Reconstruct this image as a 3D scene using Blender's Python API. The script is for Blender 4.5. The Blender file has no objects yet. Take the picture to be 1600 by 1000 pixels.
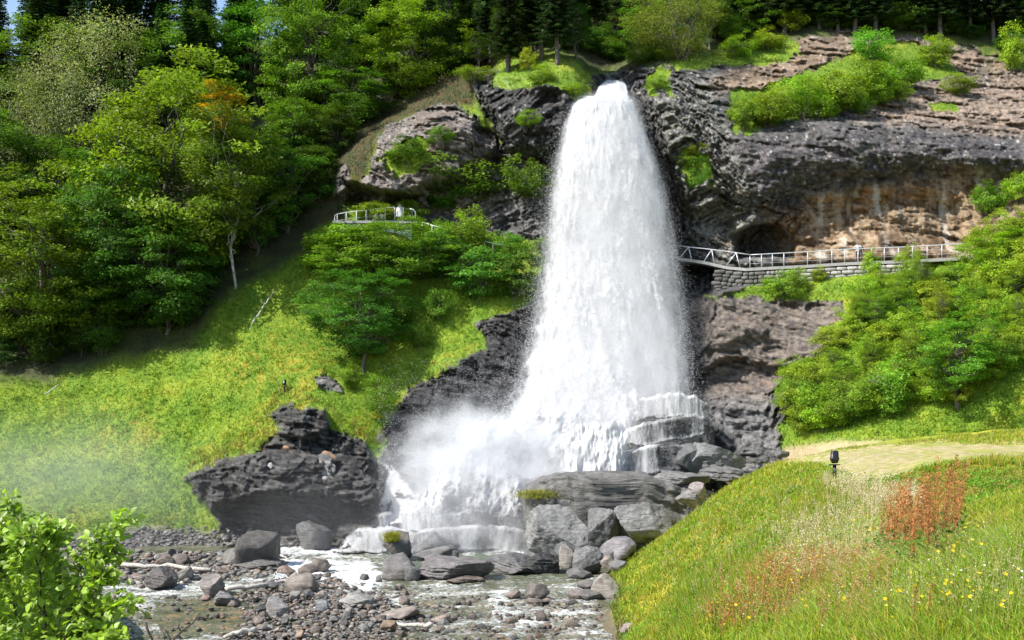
import bpy, math, random
import numpy as np
from mathutils import Vector
rng = np.random.default_rng(7); random.seed(7)
F = 1931.0; HZ = 600.0; CZ = 13.0
scene = bpy.context.scene
COL = scene.collection
R = math.radians

# ------------------------------------------------------------------ noise
_rs = np.random.RandomState(3)
_perm = _rs.permutation(256); _perm = np.concatenate([_perm, _perm, _perm])
_g = _rs.normal(size=(256, 3)); _g /= np.linalg.norm(_g, axis=1)[:, None]
_g = _g.astype(np.float32)
def pn(x, y, z):
    x = np.asarray(x, np.float32); y = np.asarray(y, np.float32); z = np.asarray(z, np.float32)
    x, y, z = np.broadcast_arrays(x, y, z)
    xi = np.floor(x).astype(np.int32); yi = np.floor(y).astype(np.int32); zi = np.floor(z).astype(np.int32)
    xf = x - xi; yf = y - yi; zf = z - zi
    u = xf*xf*xf*(xf*(xf*6-15)+10); v = yf*yf*yf*(yf*(yf*6-15)+10); w = zf*zf*zf*(zf*(zf*6-15)+10)
    xi &= 255; yi &= 255; zi &= 255
    def g(dx, dy, dz):
        h = _perm[_perm[_perm[(xi+dx) & 255] + ((yi+dy) & 255)] + ((zi+dz) & 255)]
        gr = _g[h]
        return gr[..., 0]*(xf-dx) + gr[..., 1]*(yf-dy) + gr[..., 2]*(zf-dz)
    def L(a, b, t): return a + t*(b-a)
    a = L(L(g(0,0,0), g(1,0,0), u), L(g(0,1,0), g(1,1,0), u), v)
    b = L(L(g(0,0,1), g(1,0,1), u), L(g(0,1,1), g(1,1,1), u), v)
    return L(a, b, w)*1.6
def fbm(x, y, z, o=4, gain=.5):
    s = 0; a = 1.; t = 0; f = 1.
    for i in range(o):
        s = s + a*pn(x*f+i*17.3, y*f+i*9.1, z*f+i*3.7); t += a; a *= gain; f *= 2.03
    return s/t
def ridge(x, y, z, o=4):
    s = 0; a = 1.; t = 0; f = 1.
    for i in range(o):
        s = s + a*(1-np.abs(pn(x*f+i*11.3, y*f+i*5.1, z*f+i*7.7))*2); t += a; a *= .5; f *= 2.1
    return s/t
def sstep(a, b, x):
    t = np.clip((x-a)/(b-a), 0, 1); return t*t*(3-2*t)
def mix(a, b, t):
    t = np.asarray(t)[..., None]; return np.asarray(a)*(1-t) + np.asarray(b)*t

def poly_mask(PX, PY, poly, soft=12, wob=0):
    """1 inside the polygon, 0 outside, with a soft edge (image units)"""
    poly = np.array(poly, float)
    m = np.zeros(PX.shape, np.float32)
    x0, y0 = poly.min(0)-soft*2-20; x1, y1 = poly.max(0)+soft*2+20
    sel = (PX > x0) & (PX < x1) & (PY > y0) & (PY < y1)
    x = PX[sel]; y = PY[sel]
    if x.size == 0: return m
    if wob:
        x = x + wob*fbm(x/28., y/28., 1.3, 4); y = y + wob*fbm(x/28., y/28., 8.3, 4)
    d = np.full(x.shape, 1e9); ins = np.zeros(x.shape, bool)
    n = len(poly)
    for i in range(n):
        ax, ay = poly[i]; bx, by = poly[(i+1) % n]
        ex, ey = bx-ax, by-ay
        t = np.clip(((x-ax)*ex+(y-ay)*ey)/(ex*ex+ey*ey+1e-9), 0, 1)
        d = np.minimum(d, (x-ax-t*ex)**2+(y-ay-t*ey)**2)
        c = ((ay > y) != (by > y)) & (x < ex*(y-ay)/(ey if abs(ey) > 1e-9 else 1e-9)+ax)
        ins ^= c
    d = np.sqrt(d)*np.where(ins, 1, -1)
    m[sel] = sstep(-soft, soft, d)
    return m

# ------------------------------------------------------------------ mesh helpers
def mk(name, V, Fc, mat, col=None, smooth=True, link=True, mats=None, midx=None, attrs=None):
    """V (n,3); Fc: list of (m,k) int arrays"""
    me = bpy.data.meshes.new(name)
    if not isinstance(Fc, (list, tuple)): Fc = [Fc]
    Fc = [np.asarray(f, np.int32) for f in Fc if len(f)]
    nv = len(V); nf = sum(len(f) for f in Fc); nl = sum(f.size for f in Fc)
    me.vertices.add(nv); me.vertices.foreach_set('co', np.asarray(V, np.float32).ravel())
    me.loops.add(nl); me.loops.foreach_set('vertex_index', np.concatenate([f.ravel() for f in Fc]))
    tot = np.concatenate([np.full(len(f), f.shape[1], np.int32) for f in Fc])
    st = np.concatenate([[0], np.cumsum(tot)[:-1]]).astype(np.int32)
    me.polygons.add(nf); me.polygons.foreach_set('loop_start', st)
    me.polygons.foreach_set('use_smooth', np.full(nf, smooth, bool))
    if midx is not None: me.polygons.foreach_set('material_index', np.asarray(midx, np.int32))
    me.update(calc_edges=True)
    if col is not None:
        a = me.color_attributes.new('Col', 'FLOAT_COLOR', 'POINT')
        c = np.ones((nv, 4), np.float32); c[:, :3] = np.asarray(col)[:, :3]
        if np.asarray(col).shape[1] > 3: c[:, 3] = np.asarray(col)[:, 3]
        a.data.foreach_set('color', c.ravel())
    for k, v in (attrs or {}).items():
        a = me.attributes.new(k, 'FLOAT', 'POINT'); a.data.foreach_set('value', np.asarray(v, np.float32).ravel())
    for m_ in (mats or [mat]): me.materials.append(m_)
    me.validate()
    o = bpy.data.objects.new(name, me)
    if link: COL.objects.link(o)
    return o
def tag(o, label=None, cat=None, group=None, kind=None):
    if label: o['label'] = label
    if cat: o['category'] = cat
    if group: o['group'] = group
    if kind: o['kind'] = kind
    return o
def empty(name, loc=(0, 0, 0), rz=0, sc=1):
    o = bpy.data.objects.new(name, None); COL.objects.link(o)
    o.location = loc; o.rotation_euler = (0, 0, rz); o.scale = (sc,)*3 if np.isscalar(sc) else sc
    o.empty_display_size = .2
    return o
def tubes(paths, sides=6):
    """paths: list of (pts (n,3), radii (n))"""
    V = []; Q = []; b = 0
    for pts, rad in paths:
        pts = np.asarray(pts, float); rad = np.asarray(rad, float); n = len(pts)
        T = np.gradient(pts, axis=0); T /= np.linalg.norm(T, axis=1)[:, None]+1e-9
        ref = np.array([0, 0, 1.]) if abs(T[0, 2]) < .8 else np.array([1., 0, 0])
        U = np.cross(T, ref); U /= np.linalg.norm(U, axis=1)[:, None]+1e-9
        W = np.cross(T, U)
        th = np.linspace(0, 2*math.pi, sides, endpoint=False)
        ring = pts[:, None]+rad[:, None, None]*(np.cos(th)[None, :, None]*U[:, None]+np.sin(th)[None, :, None]*W[:, None])
        V.append(ring.reshape(-1, 3))
        i = np.arange(n-1)[:, None]*sides; j = np.arange(sides)[None]; j2 = (j+1) % sides
        Q.append((np.stack([i+j, i+j2, i+sides+j2, i+sides+j], -1).reshape(-1, 4))+b)
        # caps as quads/fans (closing vertex)
        V.append(pts[[0, -1]]); e = b+n*sides
        if sides % 2 == 0:
            k = np.arange(0, sides, 2)
            Q.append(np.stack([np.full(len(k), e), b+(k+2) % sides, b+(k+1) % sides, b+k], -1))
            s = b+(n-1)*sides
            Q.append(np.stack([np.full(len(k), e+1), s+k, s+(k+1) % sides, s+(k+2) % sides], -1))
        b = e+2
    return np.concatenate(V), np.concatenate(Q)
def boxes(lst):
    """list of (centre, half sizes, rz) -> V, Q"""
    V = []; Q = []; b = 0
    c8 = np.array([[x, y, z] for x in (-1, 1) for y in (-1, 1) for z in (-1, 1)], float)
    q = np.array([[0,1,3,2],[4,6,7,5],[0,4,5,1],[2,3,7,6],[0,2,6,4],[1,5,7,3]])
    for c, h, rz in lst:
        v = c8*np.array(h); cs, sn = math.cos(rz), math.sin(rz)
        v = np.stack([v[:,0]*cs-v[:,1]*sn, v[:,0]*sn+v[:,1]*cs, v[:,2]], 1)+np.array(c)
        V.append(v); Q.append(q+b); b += 8
    return np.concatenate(V), np.concatenate(Q)

# ------------------------------------------------------------------ materials
def newmat(name):
    m = bpy.data.materials.new(name); m.use_nodes = True
    nt = m.node_tree; nt.nodes.clear()
    out = nt.nodes.new('ShaderNodeOutputMaterial')
    return m, nt, out
def N(nt, t, **kw):
    n = nt.nodes.new(t)
    for k, v in kw.items():
        if k in n.inputs.keys(): n.inputs[k].default_value = v
        else: setattr(n, k, v)
    return n
def mathn(nt, op, a, b=None, clamp=False):
    n = nt.nodes.new('ShaderNodeMath'); n.operation = op; n.use_clamp = clamp
    for i, v in enumerate((a, b)):
        if v is None: continue
        if hasattr(v, 'is_output'): nt.links.new(v, n.inputs[i])
        else: n.inputs[i].default_value = v
    return n.outputs[0]
def mixc(nt, f, a, b, mode='MIX'):
    n = nt.nodes.new('ShaderNodeMix'); n.data_type = 'RGBA'; n.blend_type = mode
    for s, v in ((n.inputs[0], f), (n.inputs[6], a), (n.inputs[7], b)):
        if hasattr(v, 'is_output'): nt.links.new(v, s)
        else: s.default_value = v if not isinstance(v, tuple) else (v+(1,))[:4]
    return n.outputs[2]
def noise(nt, vec, scale, detail=4, rough=.55, mapping=None):
    if mapping is not None:
        mp = nt.nodes.new('ShaderNodeMapping'); nt.links.new(vec, mp.inputs[0])
        mp.inputs['Scale'].default_value = mapping; vec = mp.outputs[0]
    n = N(nt, 'ShaderNodeTexNoise', Scale=scale, Detail=detail, Roughness=rough)
    nt.links.new(vec, n.inputs['Vector']); return n.outputs[0]
def ramp(nt, v, stops):
    n = nt.nodes.new('ShaderNodeValToRGB'); nt.links.new(v, n.inputs[0])
    e = n.color_ramp.elements
    while len(e) < len(stops): e.new(.5)
    for i, (p, c) in enumerate(stops):
        e[i].position = p; e[i].color = (c if isinstance(c, tuple) else (c, c, c))+(1,)
    return n.outputs[0]

def mat_ground():
    m, nt, out = newmat('hillside')
    b = N(nt, 'ShaderNodeBsdfPrincipled'); nt.links.new(b.outputs[0], out.inputs[0])
    at = N(nt, 'ShaderNodeVertexColor', layer_name='Col')
    geo = N(nt, 'ShaderNodeNewGeometry'); P = geo.outputs['Position']
    n1 = noise(nt, P, 2.6, 6, .7)
    n2 = noise(nt, P, 9, 4, .7)
    f = mathn(nt, 'ADD', mathn(nt, 'MULTIPLY', n1, 1.1), mathn(nt, 'MULTIPLY', n2, .9))
    g = nt.nodes.new('ShaderNodeCombineColor')
    for i in range(3): nt.links.new(f, g.inputs[i])
    c = mixc(nt, 1., at.outputs[0], g.outputs[0], 'MULTIPLY')
    nt.links.new(c, b.inputs['Base Color'])
    ra = N(nt, 'ShaderNodeAttribute', attribute_name='rough')
    nt.links.new(ra.outputs['Fac'], b.inputs['Roughness'])
    b.inputs['Specular IOR Level'].default_value = .35
    # layered bump, strongest on rock
    s1 = noise(nt, P, 1.1, 8, .72, (.6, .6, 3.2))
    s2 = noise(nt, P, 5, 6, .7)
    h = mathn(nt, 'ADD', mathn(nt, 'MULTIPLY', s1, 1.), mathn(nt, 'MULTIPLY', s2, .25))
    rk = N(nt, 'ShaderNodeAttribute', attribute_name='rock')
    h = mathn(nt, 'MULTIPLY', h, mathn(nt, 'ADD', mathn(nt, 'MULTIPLY', rk.outputs['Fac'], .9), .25))
    bp = N(nt, 'ShaderNodeBump', Strength=.85, Distance=.55); nt.links.new(h, bp.inputs['Height'])
    nt.links.new(bp.outputs[0], b.inputs['Normal'])
    return m
def mat_leaf(name, trans=.42, gloss=.22):
    m, nt, out = newmat(name)
    at = N(nt, 'ShaderNodeVertexColor', layer_name='Col')
    oi = nt.nodes.new('ShaderNodeObjectInfo')
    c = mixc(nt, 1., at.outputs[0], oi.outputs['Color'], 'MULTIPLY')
    hs = N(nt, 'ShaderNodeHueSaturation'); nt.links.new(c, hs.inputs['Color'])
    nt.links.new(mathn(nt, 'ADD', mathn(nt, 'MULTIPLY', oi.outputs['Random'], .035), .4825), hs.inputs['Hue'])
    nt.links.new(mathn(nt, 'ADD', mathn(nt, 'MULTIPLY', oi.outputs['Random'], .3), .85), hs.inputs['Value'])
    c = hs.outputs[0]
    b = N(nt, 'ShaderNodeBsdfPrincipled', Roughness=.45); b.inputs['Specular IOR Level'].default_value = gloss
    t = N(nt, 'ShaderNodeBsdfTranslucent')
    ct = mixc(nt, 1., c, (1.35, 1.45, .55), 'MULTIPLY')
    nt.links.new(c, b.inputs['Base Color']); nt.links.new(ct, t.inputs[0])
    mx = N(nt, 'ShaderNodeMixShader', Fac=trans)
    nt.links.new(b.outputs[0], mx.inputs[1]); nt.links.new(t.outputs[0], mx.inputs[2]); nt.links.new(mx.outputs[0], out.inputs[0])
    return m
def mat_bark(name, c1, c2, sc=6):
    m, nt, out = newmat(name)
    b = N(nt, 'ShaderNodeBsdfPrincipled', Roughness=.85); nt.links.new(b.outputs[0], out.inputs[0])
    tc = nt.nodes.new('ShaderNodeTexCoord')
    n = noise(nt, tc.outputs['Object'], sc, 6, .7, (2, 2, .6))
    nt.links.new(ramp(nt, n, [(.35, c1), (.6, c2)]), b.inputs['Base Color'])
    bp = N(nt, 'ShaderNodeBump', Strength=.6, Distance=.05); nt.links.new(n, bp.inputs['Height']); nt.links.new(bp.outputs[0], b.inputs['Normal'])
    return m
def mat_rock():
    m, nt, out = newmat('stone')
    b = N(nt, 'ShaderNodeBsdfPrincipled'); nt.links.new(b.outputs[0], out.inputs[0])
    b.inputs['Specular IOR Level'].default_value = .5
    tc = nt.nodes.new('ShaderNodeTexCoord'); oi = nt.nodes.new('ShaderNodeObjectInfo')
    geo = N(nt, 'ShaderNodeNewGeometry')
    P = geo.outputs['Position']
    n1 = noise(nt, P, 1.3, 8, .72); n2 = noise(nt, P, 3.2, 7, .75, (.55, .9, 3.)); n3 = noise(nt, P, 7, 3, .6)
    k = ramp(nt, n1, [(.3, .55), (.5, 1.), (.68, 1.5)])
    c = mixc(nt, 1., oi.outputs['Color'], k, 'MULTIPLY')
    k2 = ramp(nt, n2, [(.32, .45), (.55, 1.15)])
    c = mixc(nt, .8, c, k2, 'MULTIPLY')
    c = mixc(nt, ramp(nt, n3, [(.66, 0.), (.7, .7)]), c, (.42, .42, .40))        # lichen flecks
    # wet and dark just above the water line
    sx = nt.nodes.new('ShaderNodeSeparateXYZ'); nt.links.new(geo.outputs['Position'], sx.inputs[0])
    zz = mathn(nt, 'ADD', sx.outputs[2], mathn(nt, 'MULTIPLY', n1, .25))
    wet = ramp(nt, zz, [(.22, 0.), (.38, 1.)])
    c = mixc(nt, wet, mixc(nt, 1., c, (.38, .36, .33), 'MULTIPLY'), c)
    nt.links.new(c, b.inputs['Base Color'])
    nt.links.new(mathn(nt, 'ADD', mathn(nt, 'MULTIPLY', wet, .33), .22), b.inputs['Roughness'])
    h = mathn(nt, 'ADD', mathn(nt, 'MULTIPLY', n1, .6), mathn(nt, 'MULTIPLY', n2, .6))
    bp = N(nt, 'ShaderNodeBump', Strength=.9, Distance=.22); nt.links.new(h, bp.inputs['Height']); nt.links.new(bp.outputs[0], b.inputs['Normal'])
    return m
def mat_plain(name, c, rough=.5, metal=0, var=.0):
    m, nt, out = newmat(name)
    b = N(nt, 'ShaderNodeBsdfPrincipled', Roughness=rough, Metallic=metal); nt.links.new(b.outputs[0], out.inputs[0])
    tc = nt.nodes.new('ShaderNodeTexCoord')
    n = noise(nt, tc.outputs['Object'], 7, 5, .6)
    nt.links.new(ramp(nt, n, [(.3, tuple(x*(1-.35) for x in c)), (.7, tuple(min(1, x*1.15) for x in c))]), b.inputs['Base Color'])
    return m
def mat_grass(name, trans=.35):
    m, nt, out = newmat(name)
    at = N(nt, 'ShaderNodeVertexColor', layer_name='Col')
    b = N(nt, 'ShaderNodeBsdfPrincipled', Roughness=.6); b.inputs['Specular IOR Level'].default_value = .2
    t = N(nt, 'ShaderNodeBsdfTranslucent')
    nt.links.new(at.outputs[0], b.inputs['Base Color'])
    nt.links.new(mixc(nt, 1., at.outputs[0], (1.2, 1.25, .6), 'MULTIPLY'), t.inputs[0])
    mx = N(nt, 'ShaderNodeMixShader', Fac=trans)
    nt.links.new(b.outputs[0], mx.inputs[1]); nt.links.new(t.outputs[0], mx.inputs[2]); nt.links.new(mx.outputs[0], out.inputs[0])
    return m
M = {}
M['ground'] = mat_ground(); M['leaf'] = mat_leaf('leaves'); M['needle'] = mat_leaf('needles', .15, .15)
M['bark'] = mat_bark('bark', (.05, .04, .03), (.16, .14, .12)); M['birch'] = mat_bark('birch_bark', (.12, .11, .10), (.62, .6, .56), 4)
M['drift'] = mat_bark('driftwood', (.25, .22, .19), (.55, .52, .48), 5)
M['twig'] = mat_bark('twig_bark', (.02, .016, .012), (.07, .055, .045), 12)
M['rock'] = mat_rock(); M['grass'] = mat_grass('grass_blades')
M['black'] = mat_plain('black_metal', (.012, .012, .014), .4); M['steel'] = mat_plain('galvanised_steel', (.62, .63, .64), .45, .25)
M['concrete'] = mat_plain('concrete', (.36, .35, .33), .8)
# ------------------------------------------------------------------ camera, light
cam = bpy.data.cameras.new('camera'); co = bpy.data.objects.new('camera', cam); COL.objects.link(co)
co.location = (0, 0, CZ); co.rotation_euler = (R(90), 0, 0)
cam.sensor_width = 36; cam.lens = 36*F/1600; cam.shift_y = (HZ-500)/1600; cam.clip_end = 2000; cam.clip_start = .1
scene.camera = co
SUN = Vector((-.60, -.32, .73)).normalized()
w = bpy.data.worlds.new('World'); scene.world = w; w.use_nodes = True
nt = w.node_tree; sky = nt.nodes.new('ShaderNodeTexSky'); sky.sky_type = 'NISHITA'; sky.sun_disc = False
sky.sun_elevation = math.asin(SUN.z); sky.sun_rotation = math.atan2(SUN.x, SUN.y); sky.altitude = 100
nt.links.new(sky.outputs[0], nt.nodes['Background'].inputs[0]); nt.nodes['Background'].inputs[1].default_value = .14
sl = bpy.data.lights.new('sun', 'SUN'); sl.energy = 4.8; sl.angle = R(.53); sl.color = (1, .955, .88)
so = bpy.data.objects.new('sun', sl); COL.objects.link(so); so.rotation_euler = (-SUN).to_track_quat('-Z', 'Y').to_euler(); so.location = (-60, -20, 90)
scene.view_settings.view_transform = 'Standard'; scene.view_settings.look = 'None'; scene.view_settings.exposure = .74
scene.render.engine = 'CYCLES'
cy = scene.cycles; cy.max_bounces = 8; cy.transparent_max_bounces = 24; cy.volume_bounces = 4; cy.diffuse_bounces = 3
cy.transmission_bounces = 6; cy.use_denoising = True; cy.sample_clamp_indirect = 6; cy.volume_step_rate = 2.0; cy.use_adaptive_sampling = True; cy.adaptive_threshold = .02

def ray(px, py, Y):
    px = np.asarray(px, float); py = np.asarray(py, float); Y = np.asarray(Y, float)
    return np.stack([Y*(px-800)/F, Y+0*px, CZ+Y*(HZ-py)/F], -1)

# ------------------------------------------------------------------ hillside: smooth large form from measured distances
CP = np.array([(-700,900,80),(-700,500,112),(-700,0,150),(-700,-700,230),(-300,870,92),(0,872,94),(150,862,97),(300,856,99.5),(450,860,98),(560,860,98),(700,860,98.5),(820,860,99),(1000,800,101),(1100,760,102),
(1220,735,100),(1300,722,92),(1600,712,89),(2000,705,84),(2300,700,80),(0,700,107),(200,700,107.5),(0,600,113),(200,600,113),(0,540,119),(150,540,119.5),(280,520,120),(340,465,121.5),(443,600,110.5),(400,520,117),
(430,640,108),(470,640,106.5),(330,740,103),(530,640,107.5),(560,720,104),(500,470,120.5),(560,560,114.5),(640,500,117.5),(750,480,117),(830,470,117),(700,560,112),(620,680,107),(600,750,103),
(0,400,130),(0,200,144),(0,0,163),(-400,0,155),(-300,400,125),(200,300,138),(400,350,131),(500,345,128),(400,200,144),(600,150,148),(600,0,168),(700,112,141),(750,60,152),(730,125,137),(900,90,138),(800,40,154),
(935,130,135),(960,140,134),(960,80,150),(1000,100,135),(1100,80,142),(1200,30,152),(1500,70,148),(1600,110,143),(1600,0,160),(1250,60,144),(1100,130,130),(1250,110,137),(1400,130,135),(1600,150,135),
(1150,190,125),(1400,150,131),(1250,190,126),(1500,180,129),(1150,215,122.5),(1300,205,122.5),(1500,212,123),(1600,230,123),(1100,370,121),(1300,360,120.5),(1500,350,120),(1600,320,118),
(1100,402,120),(1300,398,119),(1500,388,118),(1100,425,115.5),(1300,420,114.5),(1500,410,113),(1100,460,113.5),(1250,465,113),(1200,550,109.5),(1100,600,107.5),(1250,600,106),(1200,680,102.5),(1120,700,103),
(1400,450,109),(1600,400,105),(1600,480,99),(1400,560,100),(1250,650,99),(1600,560,93),(1400,650,93),(1600,640,89.5),(2000,600,85),(2000,400,98),(2000,100,130),(2300,400,90),(2300,-700,230),
(870,200,127),(940,165,128),(940,250,126),(860,350,125),(950,400,123),(1050,350,123),(950,550,115),(850,600,112),(1050,600,110),(950,700,106),(750,700,105),(700,780,101.5),(900,800,101.5),
(560,220,134),(550,290,130),(640,200,133),(620,300,129),(700,250,131),(760,180,131),(850,170,128),(800,330,127),(700,380,125.5),(600,380,123.5),(700,430,121),(560,420,121),
(800,-200,190),(0,-300,205),(1600,-200,190),(800,-700,240)], float)
def rbf_fit(P, v, lam=2e-4):
    n = len(P); d = np.linalg.norm(P[:, None]-P[None], axis=2)
    K = np.where(d > 0, d*d*np.log(d+1e-12), 0)
    A = np.zeros((n+3, n+3)); A[:n, :n] = K+lam*np.eye(n); A[:n, n:] = np.c_[np.ones(n), P]; A[n:, :n] = A[:n, n:].T
    return np.linalg.solve(A, np.r_[v, 0, 0, 0])
def rbf_eval(P, wts, Q):
    out = np.zeros(len(Q)); n = len(P)
    for s in range(0, len(Q), 20000):
        q = Q[s:s+20000]; d = np.linalg.norm(q[:, None]-P[None], axis=2)
        out[s:s+20000] = np.where(d > 0, d*d*np.log(d+1e-12), 0)@wts[:n]+wts[n]+q@wts[n+1:]
    return out
CPn = CP[:, :2]/500.; CW = rbf_fit(CPn, CP[:, 2], 2e-3)
cu = np.arange(-720, 2340, 20.); cv = np.arange(-720, 980, 15.)
cg = rbf_eval(CPn, CW, np.stack(np.meshgrid(cu, cv), -1).reshape(-1, 2)/500.).reshape(len(cv), len(cu))
def base_depth(px, py):
    x = np.clip((px-cu[0])/20., 0, len(cu)-1.001); y = np.clip((py-cv[0])/15., 0, len(cv)-1.001)
    xi = x.astype(int); yi = y.astype(int); fx = x-xi; fy = y-yi
    fx = fx; fy = fy
    return (cg[yi, xi]*(1-fx)+cg[yi, xi+1]*fx)*(1-fy)+(cg[yi+1, xi]*(1-fx)+cg[yi+1, xi+1]*fx)*fy
U = np.concatenate([np.arange(-700, -30, 14), np.arange(-30, 1630, 2.1), np.arange(1630, 2310, 14)])
Vv = np.concatenate([np.arange(-700, -20, 14), np.arange(-20, 910, 2.0), np.arange(910, 930, 8)])
PX, PY = np.meshgrid(U, Vv); PX = PX.astype(np.float32); PY = PY.astype(np.float32)
D = base_depth(PX, PY)
pm = lambda poly, soft=12, wob=10: poly_mask(PX, PY, poly, soft, wob)
# gentle ground roughness in real space
B0 = ray(PX, PY, D)
X0, Z0 = B0[..., 0], B0[..., 2]
D = D-1.2*fbm(X0/9, D/9, Z0/9, 4)

# --- rock outcrops (all outlines only say where rock is exposed)
rk_A = [(528,300),(527,262),(548,232),(590,206),(640,172),(690,160),(740,178),(775,215),(800,240),(850,235),(865,300),(862,380),(790,372),(720,350),(660,352),(640,310),(600,322),(548,318)]
rk_B = [(722,118),(745,150),(760,190),(790,232),(850,240),(885,215),(905,170),(930,150),(925,130),(880,120),(800,115),(760,108)]
rk_R = [(985,118),(1000,160),(985,190),(1010,235),(1040,290),(1056,350),(1062,400),(1065,470),(1120,460),(1300,440),(1500,405),(1560,370),(1700,330),(1900,300),(1900,120),(1600,112),(1500,70),(1330,48),(1240,60),(1260,90),(1200,85),(1100,108),(1040,100)]
rk_L = [(1060,470),(1140,462),(1230,470),(1318,470),(1330,500),(1320,545),(1272,556),(1225,575),(1205,620),(1215,660),(1222,700),(1235,735),(1100,790),(1050,790),(1040,600)]
rk_F = [(1065,100),(850,220),(850,300),(840,480),(790,490),(760,510),(762,545),(700,575),(640,605),(608,650),(600,690),(590,720),(600,870),(1000,870),(1150,700),(1100,640),(1110,500),(1075,340),(1010,160),(960,110)]
rk_P = [(286,742),(330,728),(400,705),(440,670),(420,650),(445,632),(505,640),(520,665),(570,690),(600,740),(610,870),(440,870),(355,850),(330,800)]
rk_C = [(925,118),(985,110),(1000,160),(930,160)]
soft = 16
mA, mB, mR, mL, mF, mP = [pm(q, soft, 12) for q in (rk_A, rk_B, rk_R, rk_L, rk_F, rk_P)]
small = [[(492,592),(510,586),(530,600),(536,615),(515,612),(495,603)], [(740,505),(800,485),(838,470),(840,540),(770,545)],
         [(1195,620),(1235,610),(1240,640),(1200,680)]]
mS = np.maximum.reduce([pm(q, 5, 6) for q in small])
rock = np.maximum.reduce([mA, mB, mR, mL, mF, mP, mS, pm(rk_C, 8, 5)])
# --- grass and moss lying on the rock
veg = [([(768,120),(800,100),(850,88),(890,90),(905,105),(922,135),(925,150),(900,160),(880,140),(850,132),(800,140),(770,135)], 5, 5),
       ([(1138,150),(1150,205),(1200,200),(1260,180),(1340,165),(1420,130),(1500,120),(1470,80),(1380,60),(1320,90),(1220,125)], 10, 18),
       ([(1050,95),(1110,78),(1200,72),(1255,75),(1230,95),(1130,105),(1060,110)], 5, 10),
       ([(1140,462),(1200,430),(1250,425),(1330,432),(1350,470),(1300,472),(1230,466)], 6, 8),
       ([(1008,125),(1030,104),(1052,112),(1046,128),(1056,150),(1030,140),(1015,152)], 6, 14), ([(1065,235),(1110,240),(1115,280),(1075,300)], 8, 16),
       ([(560,300),(530,240),(620,150),(740,110),(735,150),(690,158),(600,200)], 6, 10),
       ([(590,250),(660,210),(680,250),(620,275)], 8, 16), ([(1280,510),(1325,500),(1320,525),(1290,525)], 4, 8), ([(1450,162),(1490,160),(1500,172),(1460,175)], 3, 5)]
vg = np.maximum.reduce([pm(q, s, wb) for q, s, wb in veg])
_en = fbm(PX/11., PY/9., 2.2, 4, .6)+.6*fbm(PX/32., PY/26., 6.2, 3)
rock = sstep(.36, .64, rock+.42*_en*(4*rock*(1-rock))**.5)
vg = sstep(.36, .64, vg+.75*_en*(4*vg*(1-vg))**.5)
rock = rock*(1-vg)
# --- large forms: lips that stand forward, hollows beneath them
def bump(poly, amp, soft=20, wob=10):
    global D
    D = D-amp*poly_mask(PX, PY, poly, soft, wob)
bump([(528,300),(530,262),(560,228),(600,200),(660,172),(730,185),(775,235),(740,262),(690,285),(640,300),(610,312),(560,306)], 4.2, 16)
bump([(540,285),(600,300),(650,308),(640,322),(600,328),(545,318)], -5, 7, 4)
bump([(722,118),(745,150),(800,225),(850,240),(890,215),(925,150),(900,95),(850,85),(800,100),(765,118)], 3.6, 14)
bump([(770,85),(850,80),(905,90),(925,140),(880,150),(800,130),(765,125)], 2.6, 12)
bump([(745,190),(800,232),(850,245),(860,300),(790,270),(740,240)], -3, 12)
bump([(1140,205),(1250,190),(1400,195),(1600,225),(1900,260),(1900,300),(1600,265),(1480,258),(1330,262),(1240,285),(1180,330),(1150,300)], 3.0, 22)
bump([(985,150),(1050,130),(1130,200),(1150,300),(1110,320),(1060,290),(1010,220)], 2.0, 20)
bump([(1150,372),(1175,352),(1215,350),(1235,370),(1240,402),(1150,402)], -6, 7, 6)
bump([(1060,320),(1130,330),(1160,380),(1130,400),(1060,400)], -1.6, 12)
bump([(1060,415),(1120,420),(1145,445),(1100,462),(1060,462)], -3.0, 6)
bump([(1066,560),(1200,520),(1240,560),(1200,600),(1090,612)], -1.0, 8)
bump([(1070,590),(1140,560),(1225,575),(1225,592),(1100,618)], -2.2, 6)
bump([(286,742),(400,712),(560,715),(600,760),(580,790),(420,775),(330,795)], 2.6, 10)
bump([(345,795),(420,778),(560,792),(600,800),(600,850),(430,848),(360,835)], -1.5, 12)
bump([(440,640),(505,640),(520,668),(470,690),(430,670)], 1.6, 8)
bump([(600,650),(700,560),(800,540),(830,600),(700,680),(640,760)], 1.2, 20)
# river-worn steps under the lower cascade
bump([(530,822),(600,815),(700,812),(830,815),(830,870),(530,870)], 1.8, 5, 5)

bump([(1110,420),(1200,417),(1320,408),(1460,402),(1460,424),(1320,432),(1240,438),(1130,446)], -2.6, 6, 2)
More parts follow.
